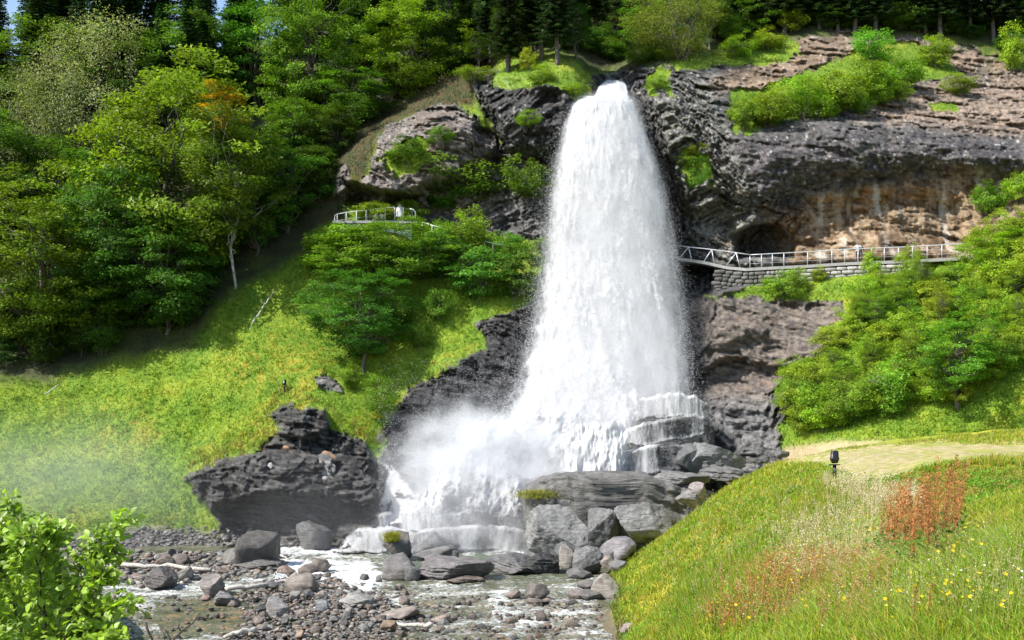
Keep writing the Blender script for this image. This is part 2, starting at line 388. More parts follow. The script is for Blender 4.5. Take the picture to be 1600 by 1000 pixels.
# --- bedding of the rock: long thin layers with a dip that changes from place to place
ang = .10+0*PX
ang = ang-.75*mB-.35*mA*(PX > 740)+.15*mA*(PX < 740)+.12*mL-.25*mP*(PX > 520)+.18*mF
ang = ang-.5*pm([(985,118),(1060,130),(1150,300),(1250,330),(1160,400),(1060,380)], 30, 10)
B1 = ray(PX, PY, D); X1, Y1, Z1 = B1[..., 0], B1[..., 1], B1[..., 2]
wx = 1.0*fbm(X1/7, Y1/7, Z1/7, 3)
s = Z1*np.cos(ang)+X1*np.sin(ang)+wx; l = X1*np.cos(ang)-Z1*np.sin(ang)
lay = fbm(l*.10, Y1*.10, s*.85, 5, .6)
cr = ridge(l*.22, Y1*.2, s*1.5+4, 4)
def blocks(L_, S_, bl, bs, sd):
    '''jointed rock: courses with staggered joints, each block stands a little in or out'''
    wob = .35*fbm(L_/bl*.8+sd, S_/bs*.5, 3.1, 3); ri = np.floor(S_/bs+wob).astype(int)
    offs = _g[(ri*37+sd) & 255, 0]*3; ci = np.floor(L_/bl*(1+.5*_g[(ri*91+sd) & 255, 1])+offs+.5*fbm(L_/bl*.6, S_/bs*.6, sd+.5, 3)).astype(int)
    return _g[(_perm[(ri*17) & 255]+ci*29+sd) & 255, 2]
blk = blocks(l, s, 3.6, 1.25, 3)+.55*blocks(l, s, 1.3, .55, 7)+.3*blocks(l, s, .6, .22, 11)
lump = fbm(X1/3.2, Y1/3.2, Z1/3.2, 5, .55)
blocky = np.abs(fbm(X1*.5+3, Y1*.5, Z1*.5, 4, .55))
smoothrock = mL
amp = 1.0-.62*smoothrock*(1-.4*sstep(590,640,PY))
quiet = pm([(1125,205),(1300,190),(1640,215),(1900,230),(1900,420),(1240,420),(1150,330)], 20, 10)
D = D-rock*smoothrock*.9*fbm(l*.07, Y1*.07, s*.42+9, 3)-rock*amp*(1.5*lay*(1-.5*quiet)+1.3*lump+.5*(cr-.5)*(1-.6*quiet)+1.2*blocky+.62*blk*(1-.55*quiet))
fine = fbm(X1*2.2, Y1*2.2, Z1*2.2, 4, .6); fineL = fbm(l*.5, Y1*.5, s*4.5, 4, .6)
D = D-rock*(.26*fine+.20*fineL*amp)
# tussocks on the grass
D = D-(1-rock)*(.25*fbm(X1*.9, Y1*.9, Z1*.9, 4, .6))
# hollows of the layering, their crevice shade painted into the rock colour
hollow_shade = sstep(.12, -.35, lay+.5*fineL)

# ------------------------------------------------------------------ what the ground is made of
P1 = ray(PX, PY, D); X, Y, Z = P1[..., 0], P1[..., 1], P1[..., 2]
n_big = fbm(X/14, Y/14, Z/14, 4); n_mid = fbm(X/3.5+5, Y/3.5, Z/3.5, 5, .6); n_sm = fbm(X*1.3, Y*1.3+3, Z*1.3, 4, .65); n_v = fbm(X*.9, Y*.9, Z*.10, 4, .6)
g = mix((.115,.20,.014), (.19,.26,.02), sstep(-.25, .3, n_mid+.5*n_sm))
g = mix(g, (.28,.28,.03), .6*sstep(.12, .5, n_big*.8+n_mid*.6+n_sm*.3))
dry = pm([(330,560),(420,520),(520,545),(560,600),(470,640),(380,610)], 30, 30)+pm([(620,600),(690,555),(780,520),(770,550),(700,585),(650,610),(600,680),(560,690),(540,660)], 12, 10)+pm([(100,620),(230,640),(260,690),(150,700)], 30, 25)*.7
dry = dry+.6*pm([(300,700),(480,600),(530,680),(420,720),(300,760),(240,820),(330,850)], 18, 20)+.5*pm([(1140,455),(1350,455),(1340,475),(1150,475)], 8, 6)
g = mix(g, (.34,.20,.035), np.clip(dry, 0, 1)*sstep(-.15, .5, n_sm+n_mid*.5)*.5)
g = mix(g, (.13,.08,.04), sstep(.5, .7, n_sm+.3*n_mid)*.4)
# shaded wood floor: leaf litter, moss and bare soil
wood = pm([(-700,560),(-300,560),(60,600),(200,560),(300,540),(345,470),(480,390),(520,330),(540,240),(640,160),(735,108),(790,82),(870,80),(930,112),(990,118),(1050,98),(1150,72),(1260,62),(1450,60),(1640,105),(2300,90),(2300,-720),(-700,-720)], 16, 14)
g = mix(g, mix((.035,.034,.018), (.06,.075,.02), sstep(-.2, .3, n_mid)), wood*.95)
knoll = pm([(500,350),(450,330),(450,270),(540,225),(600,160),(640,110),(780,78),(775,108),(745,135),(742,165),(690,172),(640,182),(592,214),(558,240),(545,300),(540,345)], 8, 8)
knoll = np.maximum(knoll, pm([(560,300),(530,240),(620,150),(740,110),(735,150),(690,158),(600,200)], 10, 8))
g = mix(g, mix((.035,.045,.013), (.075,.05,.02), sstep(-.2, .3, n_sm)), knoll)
fl = pm([(1225,700),(1300,690),(1400,690),(1640,690),(1640,720),(1225,735)], 8, 4)
# rock tints
r = mix((.075,.072,.07), (.17,.162,.155), sstep(-.4, .45, lump+.8*fine+.4*fineL))*.85
r = mix(r, (.30,.29,.28), sstep(.18, .55, fineL+.4*fine+.3*lump)*.6)
def tint(c, m): 
    global r
    r = mix(r, c, m)
top_slope = pm([(1420,130),(1640,115),(1900,120),(1900,240),(1600,215),(1430,195),(1340,185),(1380,150)], 14, 16)
tint(mix((.17,.125,.09), (.34,.26,.20), sstep(-.3, .4, fine+fineL)), top_slope*.9)
upper = pm([(1240,60),(1330,48),(1640,95),(1640,130),(1500,110),(1330,110),(1150,150),(1090,140)], 12, 14)
tint(mix((.17,.12,.08), (.32,.23,.16), sstep(-.3, .4, fine+lump)), upper*.85)
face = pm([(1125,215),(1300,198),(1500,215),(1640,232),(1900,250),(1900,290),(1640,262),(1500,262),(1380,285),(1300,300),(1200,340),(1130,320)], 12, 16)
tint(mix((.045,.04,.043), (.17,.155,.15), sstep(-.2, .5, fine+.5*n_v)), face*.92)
brown = pm([(1200,345),(1290,305),(1380,288),(1500,268),(1640,270),(1900,290),(1900,420),(1240,420)], 14, 18)
tint(mix((.13,.075,.035), (.36,.265,.17), sstep(-.3, .35, n_v*1.3+.5*fine)), brown*.92)
orange = pm([(1190,330),(1300,300),(1400,290),(1560,300),(1400,315),(1290,345),(1240,370)], 12, 20)
tint((.30,.14,.035), orange*sstep(-.15, .35, n_mid+fineL)*.75)
streak = sstep(.16, .34, fbm(X*.75, Y*.2, Z*.07, 3)+.15*fine)
tint((.6,.55,.47), streak*brown*.6)
dstreak = sstep(.12, .32, fbm(X*.9+40, Y*.2, Z*.07, 3)+.15*fine)
tint((.045,.035,.03), dstreak*brown*.65)
pale = pm([(1020,120),(1110,130),(1140,210),(1180,330),(1140,400),(1060,400),(1050,300),(1000,210)], 14, 16)
tint(mix((.08,.078,.07), (.36,.35,.29), sstep(-.15, .45, fineL+.6*fine)), pale*.8)
tint((.20,.15,.07), pale*sstep(.1, .4, n_mid)*(PY > 290)*.6)
low = mL
tint(mix((.085,.072,.065), (.22,.18,.148), sstep(-.35, .4, .7*fineL+fine)), low*.9)
tint(mix((.085,.085,.09), (.2,.2,.2), sstep(-.3, .4, fineL+fine)), low*sstep(600, 650, PY)*.85)
tint((.26,.165,.11), low*sstep(.1, .5, n_mid+.3*fineL)*(PX > 1150)*(PY < 620)*.5)
wetm = np.maximum(mF*sstep(420, 500, PY), pm([(1060,380),(1130,430),(1110,470),(1060,470)], 8, 4))
wetm = np.maximum(wetm, mF*(PX > 800)*.9)
tint(mix((.018,.018,.02), (.065,.065,.068), sstep(-.1, .5, fineL+fine)), np.clip(wetm, 0, 1)*.95)
tint(mix((.022,.021,.021), (.11,.105,.10), sstep(-.15, .45, fineL*1.2+.5*fine)), np.maximum(mB, mP)*.85)
tint(mix((.09,.08,.072), (.27,.23,.20), sstep(-.3, .4, fineL+fine)), mA*(PX < 770)*.8)
tint((.20,.15,.12), pm([(640,175),(700,165),(720,200),(690,270),(640,290)], 12, 14)*mA*sstep(-.2,.3,n_mid)*.6)
r = r*(1-.18*hollow_shade[..., None])*1.25  # crevice shade painted in, then all rock lightened evenly
# white lichen spots on the dark faces
lich = sstep(.60, .66, pn(X*2.6, Y*2.6, Z*2.6)+.25*pn(X*.6, Y*.6, Z*.6)); tint((.5,.5,.47), lich*(1-low)*(1-brown*.6)*(PY < 420)*.8)
# moss in the crevices
moss = sstep(.15, .5, n_mid*.8+n_big*.6-.1)*sstep(.0, .3, -lay+.1)
tint(mix((.07,.11,.015), (.18,.15,.03), sstep(-.2, .3, n_sm)), moss*(1-top_slope)*(1-np.clip(wetm, 0, 1)*.8)*.75*(1-brown*.7)*(1-low*.6))
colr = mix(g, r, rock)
shore = pm([(-700,845),(0,838),(150,832),(250,820),(350,838),(440,845),(620,845),(620,930),(-700,930)], 10, 10)
colr = mix(colr, mix((.09,.085,.08), (.24,.22,.20), sstep(-.3, .4, n_sm+fine)), shore)
colr = mix(colr, (.40,.30,.19), fl*.9)
roughv = .9-.5*np.clip(wetm, 0, 1)-.35*np.maximum(mP, mB)-.1*rock
roughv = roughv.clip(.22, .95)
rockA = np.maximum(rock, shore*.6)

nu, nv = len(U), len(Vv)
idx = np.arange(nu*nv).reshape(nv, nu)
quads = np.stack([idx[:-1, :-1], idx[1:, :-1], idx[1:, 1:], idx[:-1, 1:]], -1)
rc = (rock[:-1, :-1]+rock[1:, :-1]+rock[1:, 1:]+rock[:-1, 1:])/4 > .5
def submesh(name, sel, mat):
    q = quads[sel]; used = np.unique(q); mp = np.full(nu*nv, -1); mp[used] = np.arange(len(used))
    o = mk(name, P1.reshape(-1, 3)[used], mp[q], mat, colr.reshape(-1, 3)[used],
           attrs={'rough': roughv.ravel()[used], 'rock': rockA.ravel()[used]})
    return o
crest = (PX[:-1, :-1] < 470) & (PY[:-1, :-1] < 100-.00022*(PX[:-1, :-1]-40)**2+14*fbm(PX[:-1, :-1]/60., PX[:-1, :-1]*0, 0*PX[:-1, :-1], 3))
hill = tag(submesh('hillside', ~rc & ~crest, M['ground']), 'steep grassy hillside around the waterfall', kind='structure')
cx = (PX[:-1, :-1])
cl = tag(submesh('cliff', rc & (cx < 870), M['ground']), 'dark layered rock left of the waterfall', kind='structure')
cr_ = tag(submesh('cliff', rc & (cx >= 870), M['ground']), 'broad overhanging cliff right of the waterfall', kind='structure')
def on(px, py, lift=0):
    i = np.clip(np.searchsorted(Vv, np.atleast_1d(py)), 0, nv-1); j = np.clip(np.searchsorted(U, np.atleast_1d(px)), 0, nu-1)
    p = P1[i, j].copy(); p[:, 2] += lift
    return p if len(p) > 1 else p[0]
# ------------------------------------------------------------------ near banks: true height fields over the ground plan
def height_field(pts, x0, x1, y0, y1, dx, dy, lam=2e-2):
    pts = np.array(pts, float); P = pts[:, :2]/20.; wt = rbf_fit(P, pts[:, 2], lam)
    gx = np.arange(x0, x1, 1.0); gy = np.arange(y0, y1, 1.0)
    z = rbf_eval(P, wt, np.stack(np.meshgrid(gx, gy), -1).reshape(-1, 2)/20.).reshape(len(gy), len(gx))
    def samp(x, y):
        fx = np.clip(np.asarray(x, float)-x0, 0, len(gx)-1.001); fy = np.clip(np.asarray(y, float)-y0, 0, len(gy)-1.001)
        xi = fx.astype(int); yi = fy.astype(int); fx = fx-xi; fy = fy-yi
        zz = (z[yi, xi]*(1-fx)+z[yi, xi+1]*fx)*(1-fy)+(z[yi+1, xi]*(1-fx)+z[yi+1, xi+1]*fx)*fy
        x = np.asarray(x); y = np.asarray(y)
        return zz+.22*fbm(x*.35, y*.35, 2.2, 3)+.05*fbm(x*1.7, y*1.7, 5.2, 3)
    return samp
def c3(px, py, Y): p = ray(px, py, Y); return (p[0], p[1], p[2])
bank_pts = [c3(*a) for a in [(975,1000,62),(960,950,73),(966,900,78),(985,880,80),(1040,850,82),(1110,782,84),(1165,742,86),(1222,724,87),
   (1050,1000,33),(1200,1000,21),(1400,1000,15.5),(1600,1000,14.5),(1400,900,20.5),(1600,900,20),(1200,900,33),(1100,900,50),(1020,900,68),(1250,820,42),(1150,800,66),(1100,830,70),
   (1450,790,38),(1600,790,37),(1305,748,53),(1600,725,63),(1500,740,57),(1600,695,79),(1400,695,85),(1250,716,84),(1350,720,72)]]
for Yk, xk in [(15,1.2),(20,1.3),(30,2.0),(40,2.8),(50,4.3),(60,5.4),(70,5.9),(80,6.2)]:
    bank_pts += [(xk-2.5, Yk, -1.2), (xk-9, Yk, -2.5), (xk-20, Yk, -3)]
bank_pts += [(8, 91, -.6), (12, 94, 1.), (22, 97, 6.5), (40, 96, 10), (30, 0, 10.5), (14, 5, 10.3), (6, 5, 9.8), (60, 40, 10), (60, 80, 10), (1, 5, 8.0),(-6,5,2),(-12,5,-1)]
bank_z = height_field(bank_pts, -16, 70, 2, 100, 1, 1)
def bank_p(x, y, lift=0):
    return np.stack([x, y, bank_z(x, y)+lift], -1)
gx = np.concatenate([np.arange(-14, 26, .12), np.arange(26, 70, .6)]); gy = np.concatenate([np.arange(3, 98, .16)])
GX, GY = np.meshgrid(gx, gy); GZ = bank_z(GX, GY)
def proj(x, y, z): return 800+F*x/y, HZ-F*(z-CZ)/y
def bank_colour(x, y, z):
    px, py = proj(x, y, z)
    nm = fbm(x*.35, y*.35, 4.1, 4, .6); ns = fbm(x*1.8, y*1.8, 9.1, 4, .6); nb = fbm(x*.1, y*.1, 7.7, 3)
    c = mix((.22,.27,.02), (.38,.35,.04), sstep(-.3, .3, nm+.6*ns+.3*nb))
    c = mix(c, (.36,.30,.05), sstep(.1, .5, ns+.5*nb)*.55)
    # trodden gravel path on the level ground
    path = poly_mask(px, py, [(1215,722),(1290,702),(1400,692),(1640,690),(1700,700),(1700,730),(1640,738),(1500,742),(1400,752),(1330,752),(1290,728),(1240,722)], 7, 8)*(y > 45)
    worn = poly_mask(px, py, [(1300,745),(1700,725),(1700,830),(1500,800),(1380,775),(1310,760)], 14, 14)*(y > 30)
    c = mix(c, mix((.15,.19,.02), (.30,.23,.05), sstep(-.2, .3, ns+.4*nm)), worn*.85)
    c = mix(c, (.07,.05,.02), worn*sstep(.42, .5, ns)*.8)
    c = mix(c, mix((.30,.24,.13), (.42,.35,.24), sstep(-.2, .4, ns)), path*sstep(-.4, .6, nm+.6*ns+path*.3)*.85)
    steep = sstep(.9, .2, z)
    c = mix(c, (.12,.10,.06), steep)
    return c, path, worn
BC, _, _ = bank_colour(GX, GY, GZ)
n1_, n2_ = len(gy), len(gx); ii = np.arange(n1_*n2_).reshape(n1_, n2_)
q = np.stack([ii[:-1, :-1], ii[:-1, 1:], ii[1:, 1:], ii[1:, :-1]], -1)
keep = (GZ[:-1, :-1] > -1.6)
V0 = np.stack([GX, GY, GZ], -1).reshape(-1, 3)
used = np.unique(q[keep]); mp = np.full(len(V0), -1); mp[used] = np.arange(len(used))
tag(mk('river_bank', V0[used], mp[q[keep]], M['ground'], BC.reshape(-1, 3)[used],
       attrs={'rough': np.full(len(used), .9), 'rock': np.zeros(len(used))}), 'green grassy bank sloping down to the river', kind='structure')
# left near bank under the foreground shrub
lpts = [c3(*a) for a in [(0,800,36),(40,830,38),(50,900,42),(-200,760,34),(0,900,24),(10,1000,28),(0,1000,20)]]+[(-30,30,11),(-30,60,9),(-40,45,10),(-14,60,-2),(-18,75,-2),(-30,80,-1),(-8,40,-2),(-6,28,-2),(-5,15,0),(-5,20,-1),(-7,22,3),(-12,14,8.5),(-10,8,8)]
left_z = height_field(lpts, -60, 2, 5, 90, 1, 1)
lx, ly = np.meshgrid(np.arange(-50, -3, .25), np.arange(8, 80, .3)); _lz0 = left_z
def left_z(x, y): return _lz0(x, y)-10*sstep(-.375, -.30, x/np.asarray(y, float))
lz = left_z(lx, ly)
n1_, n2_ = lx.shape; ii = np.arange(lx.size).reshape(n1_, n2_); q = np.stack([ii[:-1, :-1], ii[:-1, 1:], ii[1:, 1:], ii[1:, :-1]], -1)
lc = mix((.10,.20,.012), (.20,.27,.02), sstep(-.3, .3, fbm(lx*.5, ly*.5, 1.1, 4)))
V0 = np.stack([lx, ly, lz], -1).reshape(-1, 3); kp = q[lz[:-1, :-1] > -1.5]; used = np.unique(kp); mp = np.full(len(V0), -1); mp[used] = np.arange(len(used))
tag(mk('river_bank', V0[used], mp[kp], M['ground'], lc.reshape(-1, 3)[used], attrs={'rough': np.full(len(used), .9), 'rock': np.zeros(len(used))}), 'bright grassy mound at the near left edge', kind='structure')

# ------------------------------------------------------------------ river
def mat_river():
    m, nt, out = newmat('river_water')
    b = N(nt, 'ShaderNodeBsdfPrincipled'); nt.links.new(b.outputs[0], out.inputs[0])
    geo = N(nt, 'ShaderNodeNewGeometry'); P = geo.outputs['Position']
    at = N(nt, 'ShaderNodeVertexColor', layer_name='Col')       # colour of the bed seen through the water
    fo = N(nt, 'ShaderNodeAttribute', attribute_name='foam')
    n = noise(nt, P, 3.0, 8, .75, (.8, 1.3, 1)); n2 = noise(nt, P, 9, 5, .7, (.7, 1.5, 1))
    k = mathn(nt, 'ADD', mathn(nt, 'MULTIPLY', n, .62), mathn(nt, 'MULTIPLY', n2, .38))
    f = mathn(nt, 'ADD', k, mathn(nt, 'MULTIPLY', mathn(nt, 'SUBTRACT', fo.outputs['Fac'], .5), .5))
    fm = ramp(nt, f, [(.49, 0.), (.68, 1.)])
    nt.links.new(mixc(nt, fm, at.outputs[0], (.84, .86, .86)), b.inputs['Base Color'])
    nt.links.new(mathn(nt, 'ADD', mathn(nt, 'MULTIPLY', fm, .5), .12), b.inputs['Roughness'])
    b.inputs['IOR'].default_value = 1.33
    r1 = noise(nt, P, 2.2, 6, .65, (1, 1.6, 1)); r2 = noise(nt, P, 8, 4, .6, (.8, 1.5, 1))
    h = mathn(nt, 'ADD', r1, mathn(nt, 'MULTIPLY', r2, .4))
    h = mathn(nt, 'ADD', h, mathn(nt, 'MULTIPLY', fm, .25))
    bp = N(nt, 'ShaderNodeBump', Strength=1.0, Distance=.14); nt.links.new(h, bp.inputs['Height']); nt.links.new(bp.outputs[0], b.inputs['Normal'])
    return m
M['river'] = mat_river()
wxs = np.concatenate([np.arange(-75, -33, 1.), np.arange(-33, 13, .085), np.arange(13, 22, 1.)]); wys = np.concatenate([np.arange(-5, 60, 1.), np.arange(60, 104, .085)])
WX, WY = np.meshgrid(wxs, wys)
wpx, wpy = proj(WX, WY, 0*WX)
pz = lambda poly, s=10, wb=12: poly_mask(wpx, wpy, poly, s, wb)
foam = .36+.30*fbm(WX*.25, WY*.9, 1.5, 4)+.22*fbm(WX*.9, WY*2.2, 4.5, 4, .6)
for poly, a in [([(150,912),(330,890),(430,870),(520,868),(590,880),(590,925),(470,915),(330,935),(230,955),(150,935)], .24), ([(420,872),(600,880),(620,915),(560,925),(430,900)], .22),
                ([(400,852),(560,852),(830,852),(835,872),(620,872),(420,868)], .45), ([(780,915),(930,905),(930,960),(800,985),(760,950)], .2),
                ([(640,955),(960,960),(980,1010),(660,1010)], .18), ([(500,920),(640,925),(640,990),(480,960)], .22), ([(640,905),(800,915),(790,950),(650,940)], .18),
                ([(150,960),(420,975),(420,1010),(150,1010)], .15), ([(240,945),(330,930),(420,950),(400,985),(260,990)], -.25), ([(600,866),(860,868),(860,888),(620,890)], -.35), ([(440,862),(600,866),(590,874),(440,870)], -.2)]:
    foam = foam+a*pz(poly)
wz = .10*fbm(WX*.6, WY*1.1, .7, 4, .6)*2+.05*np.sin(WY*1.9+3*fbm(WX*.3, WY*.3, 3.3, 2))+.30*np.clip(foam-.4, 0, 1)*np.abs(fbm(WX*1.1, WY*1.8, 7.7, 4, .6))*2
bed = mix((.075,.085,.05), (.16,.155,.10), sstep(-.3, .35, fbm(WX*.5, WY*.7, 6.6, 4, .6)))
bed = mix(bed, (.30,.19,.10), sstep(.12, .42, fbm(WX*1.6, WY*2.2, 2.6, 3, .6))*sstep(900, 960, wpy)*.8)
bed = mix(bed, (.12,.14,.105), pz([(600,860),(880,862),(880,900),(600,895)], 12))
n1_, n2_ = WX.shape; ii = np.arange(WX.size).reshape(n1_, n2_); q = np.stack([ii[:-1, :-1], ii[:-1, 1:], ii[1:, 1:], ii[1:, :-1]], -1).reshape(-1, 4)
tag(mk('river', np.stack([WX, WY, wz], -1).reshape(-1, 3), q, M['river'], bed.reshape(-1, 3), attrs={'foam': foam}), 'shallow stony river with white riffles', kind='structure')

# ------------------------------------------------------------------ waterfall: veils of water standing in front of the rock
def mat_fall(name, sx, sz, white=.66, lo=.40, hi=.56, trans=.35):
    m, nt, out = newmat(name)
    geo = N(nt, 'ShaderNodeNewGeometry'); P = geo.outputs['Position']
    d = N(nt, 'ShaderNodeBsdfDiffuse', Color=(white, white*1.0, white*1.01, 1)); t = N(nt, 'ShaderNodeBsdfTranslucent', Color=(white, white, white, 1))
    mx = N(nt, 'ShaderNodeMixShader', Fac=trans); nt.links.new(d.outputs[0], mx.inputs[1]); nt.links.new(t.outputs[0], mx.inputs[2])
    al = N(nt, 'ShaderNodeAttribute', attribute_name='cover')
    n = noise(nt, P, 1., 6, .72, (sx, sx, sz)); n2 = noise(nt, P, 7., 4, .75, (1, 1, .55)); n3 = noise(nt, P, .45, 4, .6, (1, 1, .5))
    k = mathn(nt, 'ADD', mathn(nt, 'ADD', mathn(nt, 'MULTIPLY', n, .40), mathn(nt, 'MULTIPLY', n2, .28)), mathn(nt, 'MULTIPLY', n3, .32))
    f = mathn(nt, 'ADD', k, mathn(nt, 'MULTIPLY', mathn(nt, 'SUBTRACT', al.outputs['Fac'], .5), .62))
    a = ramp(nt, f, [(lo, 0.), (hi, 1.)])
    a = mathn(nt, 'MULTIPLY', a, mathn(nt, 'MULTIPLY', al.outputs['Fac'], 8., True))
    tr = nt.nodes.new('ShaderNodeBsdfTransparent'); ms = nt.nodes.new('ShaderNodeMixShader')
    nt.links.new(a, ms.inputs[0]); nt.links.new(tr.outputs[0], ms.inputs[1]); nt.links.new(mx.outputs[0], ms.inputs[2]); nt.links.new(ms.outputs[0], out.inputs[0])
    bp = N(nt, 'ShaderNodeBump', Strength=.7, Distance=.25); nt.links.new(k, bp.inputs['Height']); nt.links.new(bp.outputs[0], d.inputs['Normal'])
    return m
M['fall'] = mat_fall('falling_water', 2.2, .28, .62, .42, .60); M['veil'] = mat_fall('thin_veil', 3.0, .6, .68, .42, .60)
M['cascade'] = mat_fall('cascade_water', 4.5, .5, .68, .40, .54)
edge = np.array([(128,930,985),(150,905,992),(165,893,992),(200,880,1006),(250,867,1027),(300,858,1041),(350,851,1052),(400,846,1061),(450,838,1069),(500,829,1077),(550,815,1082),(600,802,1086),(640,778,1090),(665,765,1082),(700,770,1060),(740,760,1040),(780,745,960),(820,700,900),(862,660,880)], float)
el = lambda y: np.interp(y, edge[:, 0], edge[:, 1]); er = lambda y: np.interp(y, edge[:, 0], edge[:, 2])
core_Y = lambda y: np.interp(y, [150, 165, 250, 400, 550, 640, 700, 780, 862], [123.5, 121.5, 118.5, 115.5, 111, 107, 103.5, 99.5, 96.5])
def water_sheet(name, y0, y1, off, wide, mat, cov, seed, parent, dx=2.6, dy=2.6, lumps=1., yfun=None, L=None, Rr=None):
    ys = np.arange(y0, y1, dy); us = np.linspace(0, 1, int(330/dx))
    Ug, Yg = np.meshgrid(us, ys)
    if L is None: rg = 5+7*sstep(180, 500, Yg); wide = wide+0*Yg
    else: rg = 0*Yg
    l = (L or el)(Yg)-wide+rg*fbm(Yg/38., 2.2, off*.35, 4, .6); r_ = (Rr or er)(Yg)+wide+(8*sstep(300, 460, Yg) if Rr is None else 0)+rg*fbm(Yg/38., 9.9, off*.35, 4, .6)
    px = l+(r_-l)*Ug
    dpt = (yfun or core_Y)(Yg)-off-2.6*np.sqrt(np.clip(1-(2*Ug-1)**2, 0, 1))
    p0 = ray(px, Yg, dpt); x, z = p0[..., 0], p0[..., 2]
    dpt = dpt-lumps*(.75*fbm(x*.6, seed, z*.24, 4, .6)*1.35+.42*fbm(x*1.9, seed+2, z*.7, 4, .65)+.5*fbm(x*.2, seed+5, z*.25, 2))
    P_ = ray(px, Yg, dpt)
    c = cov(Ug, px, Yg, x, z)
    n1_, n2_ = Ug.shape; ii = np.arange(Ug.size).reshape(n1_, n2_); q = np.stack([ii[:-1, :-1], ii[1:, :-1], ii[1:, 1:], ii[:-1, 1:]], -1).reshape(-1, 4)
    o = mk(name, P_.reshape(-1, 3), q, mat, attrs={'cover': np.clip(c, 0, 1)}); o.parent = parent
    return o
fall = empty('waterfall', (3, 106, 0)); fall.location = (0, 0, 0)
tag(fall, 'tall white waterfall plunging in one column over the cliff', 'waterfall', kind='structure')
def softedge(u, k=.1, seed=0, y=0): return sstep(0, k, u)*sstep(1, 1-k, u)
def cov_core(u, px, y, x, z):
    e = sstep(.0, .20, u)**.7*sstep(1, .80, u)**.7*sstep(745, 690, y)*sstep(150, 158, y)
    thin = sstep(.40, .7, u)*sstep(220, 400, y)*sstep(720, 600, y)*.50
    hole = sstep(.02, .4, fbm(x*.35, 4.4, z*.12, 4))*.35
    big = fbm(x*.28, 6.6, z*.07, 4, .6)
    return e*(1.03-thin*(.6+hole*2.2)-.15*hole-.30*sstep(.05, .45, big))
def cov_mid(u, px, y, x, z): return softedge(u, .26)*sstep(745, 680, y)*(.62+.35*fbm(x*.4, 1.1, z*.1, 3)-.32*sstep(.45, .8, u)*sstep(280, 430, y)-.25*sstep(0, .4, fbm(x*.28, 6.6, z*.07, 4, .6)))*sstep(128, 150, y)
def cov_out(u, px, y, x, z): return softedge(u, .38)*sstep(745, 680, y)*(.40+.4*fbm(x*.5, 7.1, z*.2, 3))*sstep(170, 300, y)
water_sheet('water_column', 152, 745, 0, 6, M['fall'], cov_core, 1.5, fall)
water_sheet('water_column', 150, 745, 1.1, 10, M['fall'], cov_mid, 6.5, fall)
water_sheet('spray_veil', 160, 745, 2.0, 18, M['veil'], cov_out, 11.5, fall)
# foaming splash apron at the foot and the low cascade into the river
LL = lambda y: np.interp(y, [600, 640, 665, 700, 745, 800, 862], [800, 740, 690, 670, 650, 600, 560]); RRr = lambda y: np.interp(y, [600, 650, 700, 745, 862], [1080, 1060, 980, 900, 830])
water_sheet('splash_apron', 560, 850, .5, 0, M['veil'], lambda u, px, y, x, z: softedge(u, .22)*sstep(560, 680, y)*sstep(845, 770, y)*(.62+.75*fbm(x*.4, 2.2, z*.4, 4)), 21.5, fall,
            yfun=lambda y: np.interp(y, [560, 640, 700, 780, 850], [110, 105.5, 102.5, 99.5, 97.5]), L=LL, Rr=RRr, lumps=1.5)
# upper chute above the lip
water_sheet('upper_chute', 118, 160, 0, 0, M['cascade'], lambda u, px, y, x, z: softedge(u, .22)*sstep(118, 134, y)*.95, 31.5, fall, yfun=lambda y: np.interp(y, [118, 135, 160], [136, 131, 124.5]),
            L=lambda y: np.interp(y, [118, 135, 150, 160], [950, 930, 922, 905]), Rr=lambda y: np.interp(y, [118, 135, 160], [975, 985, 990]), lumps=.6)
# side veils over the river-worn steps, following the rock
def follow(name, px0, px1, py0, py1, off, mat, cov, d=2.0, seed=0, lump=.25, off2=0):
    xs = np.arange(px0, px1, d); ys = np.arange(py0, py1, d); A, B = np.meshgrid(xs, ys)
    P_ = on(A.ravel(), B.ravel()); dpt = P_[:, 1].reshape(A.shape)
    sm = dpt
    for k in (5, 4, 3):                                       # smoothing so that the water bridges small hollows
        pad = np.pad(sm, k, mode='edge'); sm = np.mean(np.stack([pad[i:i+A.shape[0], j:j+A.shape[1]] for i in range(0, 2*k+1) for j in range(0, 2*k+1)]), 0)
    dpt = sm-off; p0 = ray(A, B, dpt); x, z = p0[..., 0], p0[..., 2]
    dpt = dpt-lump*fbm(x*1.6, seed, z*.8, 4, .6)
    P_ = ray(A, B, dpt).reshape(-1, 3)
    n1_, n2_ = A.shape; ii = np.arange(A.size).reshape(n1_, n2_); q = np.stack([ii[:-1, :-1], ii[1:, :-1], ii[1:, 1:], ii[:-1, 1:]], -1).reshape(-1, 4)
    o = mk(name, P_, q, mat, attrs={'cover': np.clip(cov(A, B, x, z), 0, 1)}); o.parent = fall
    return o
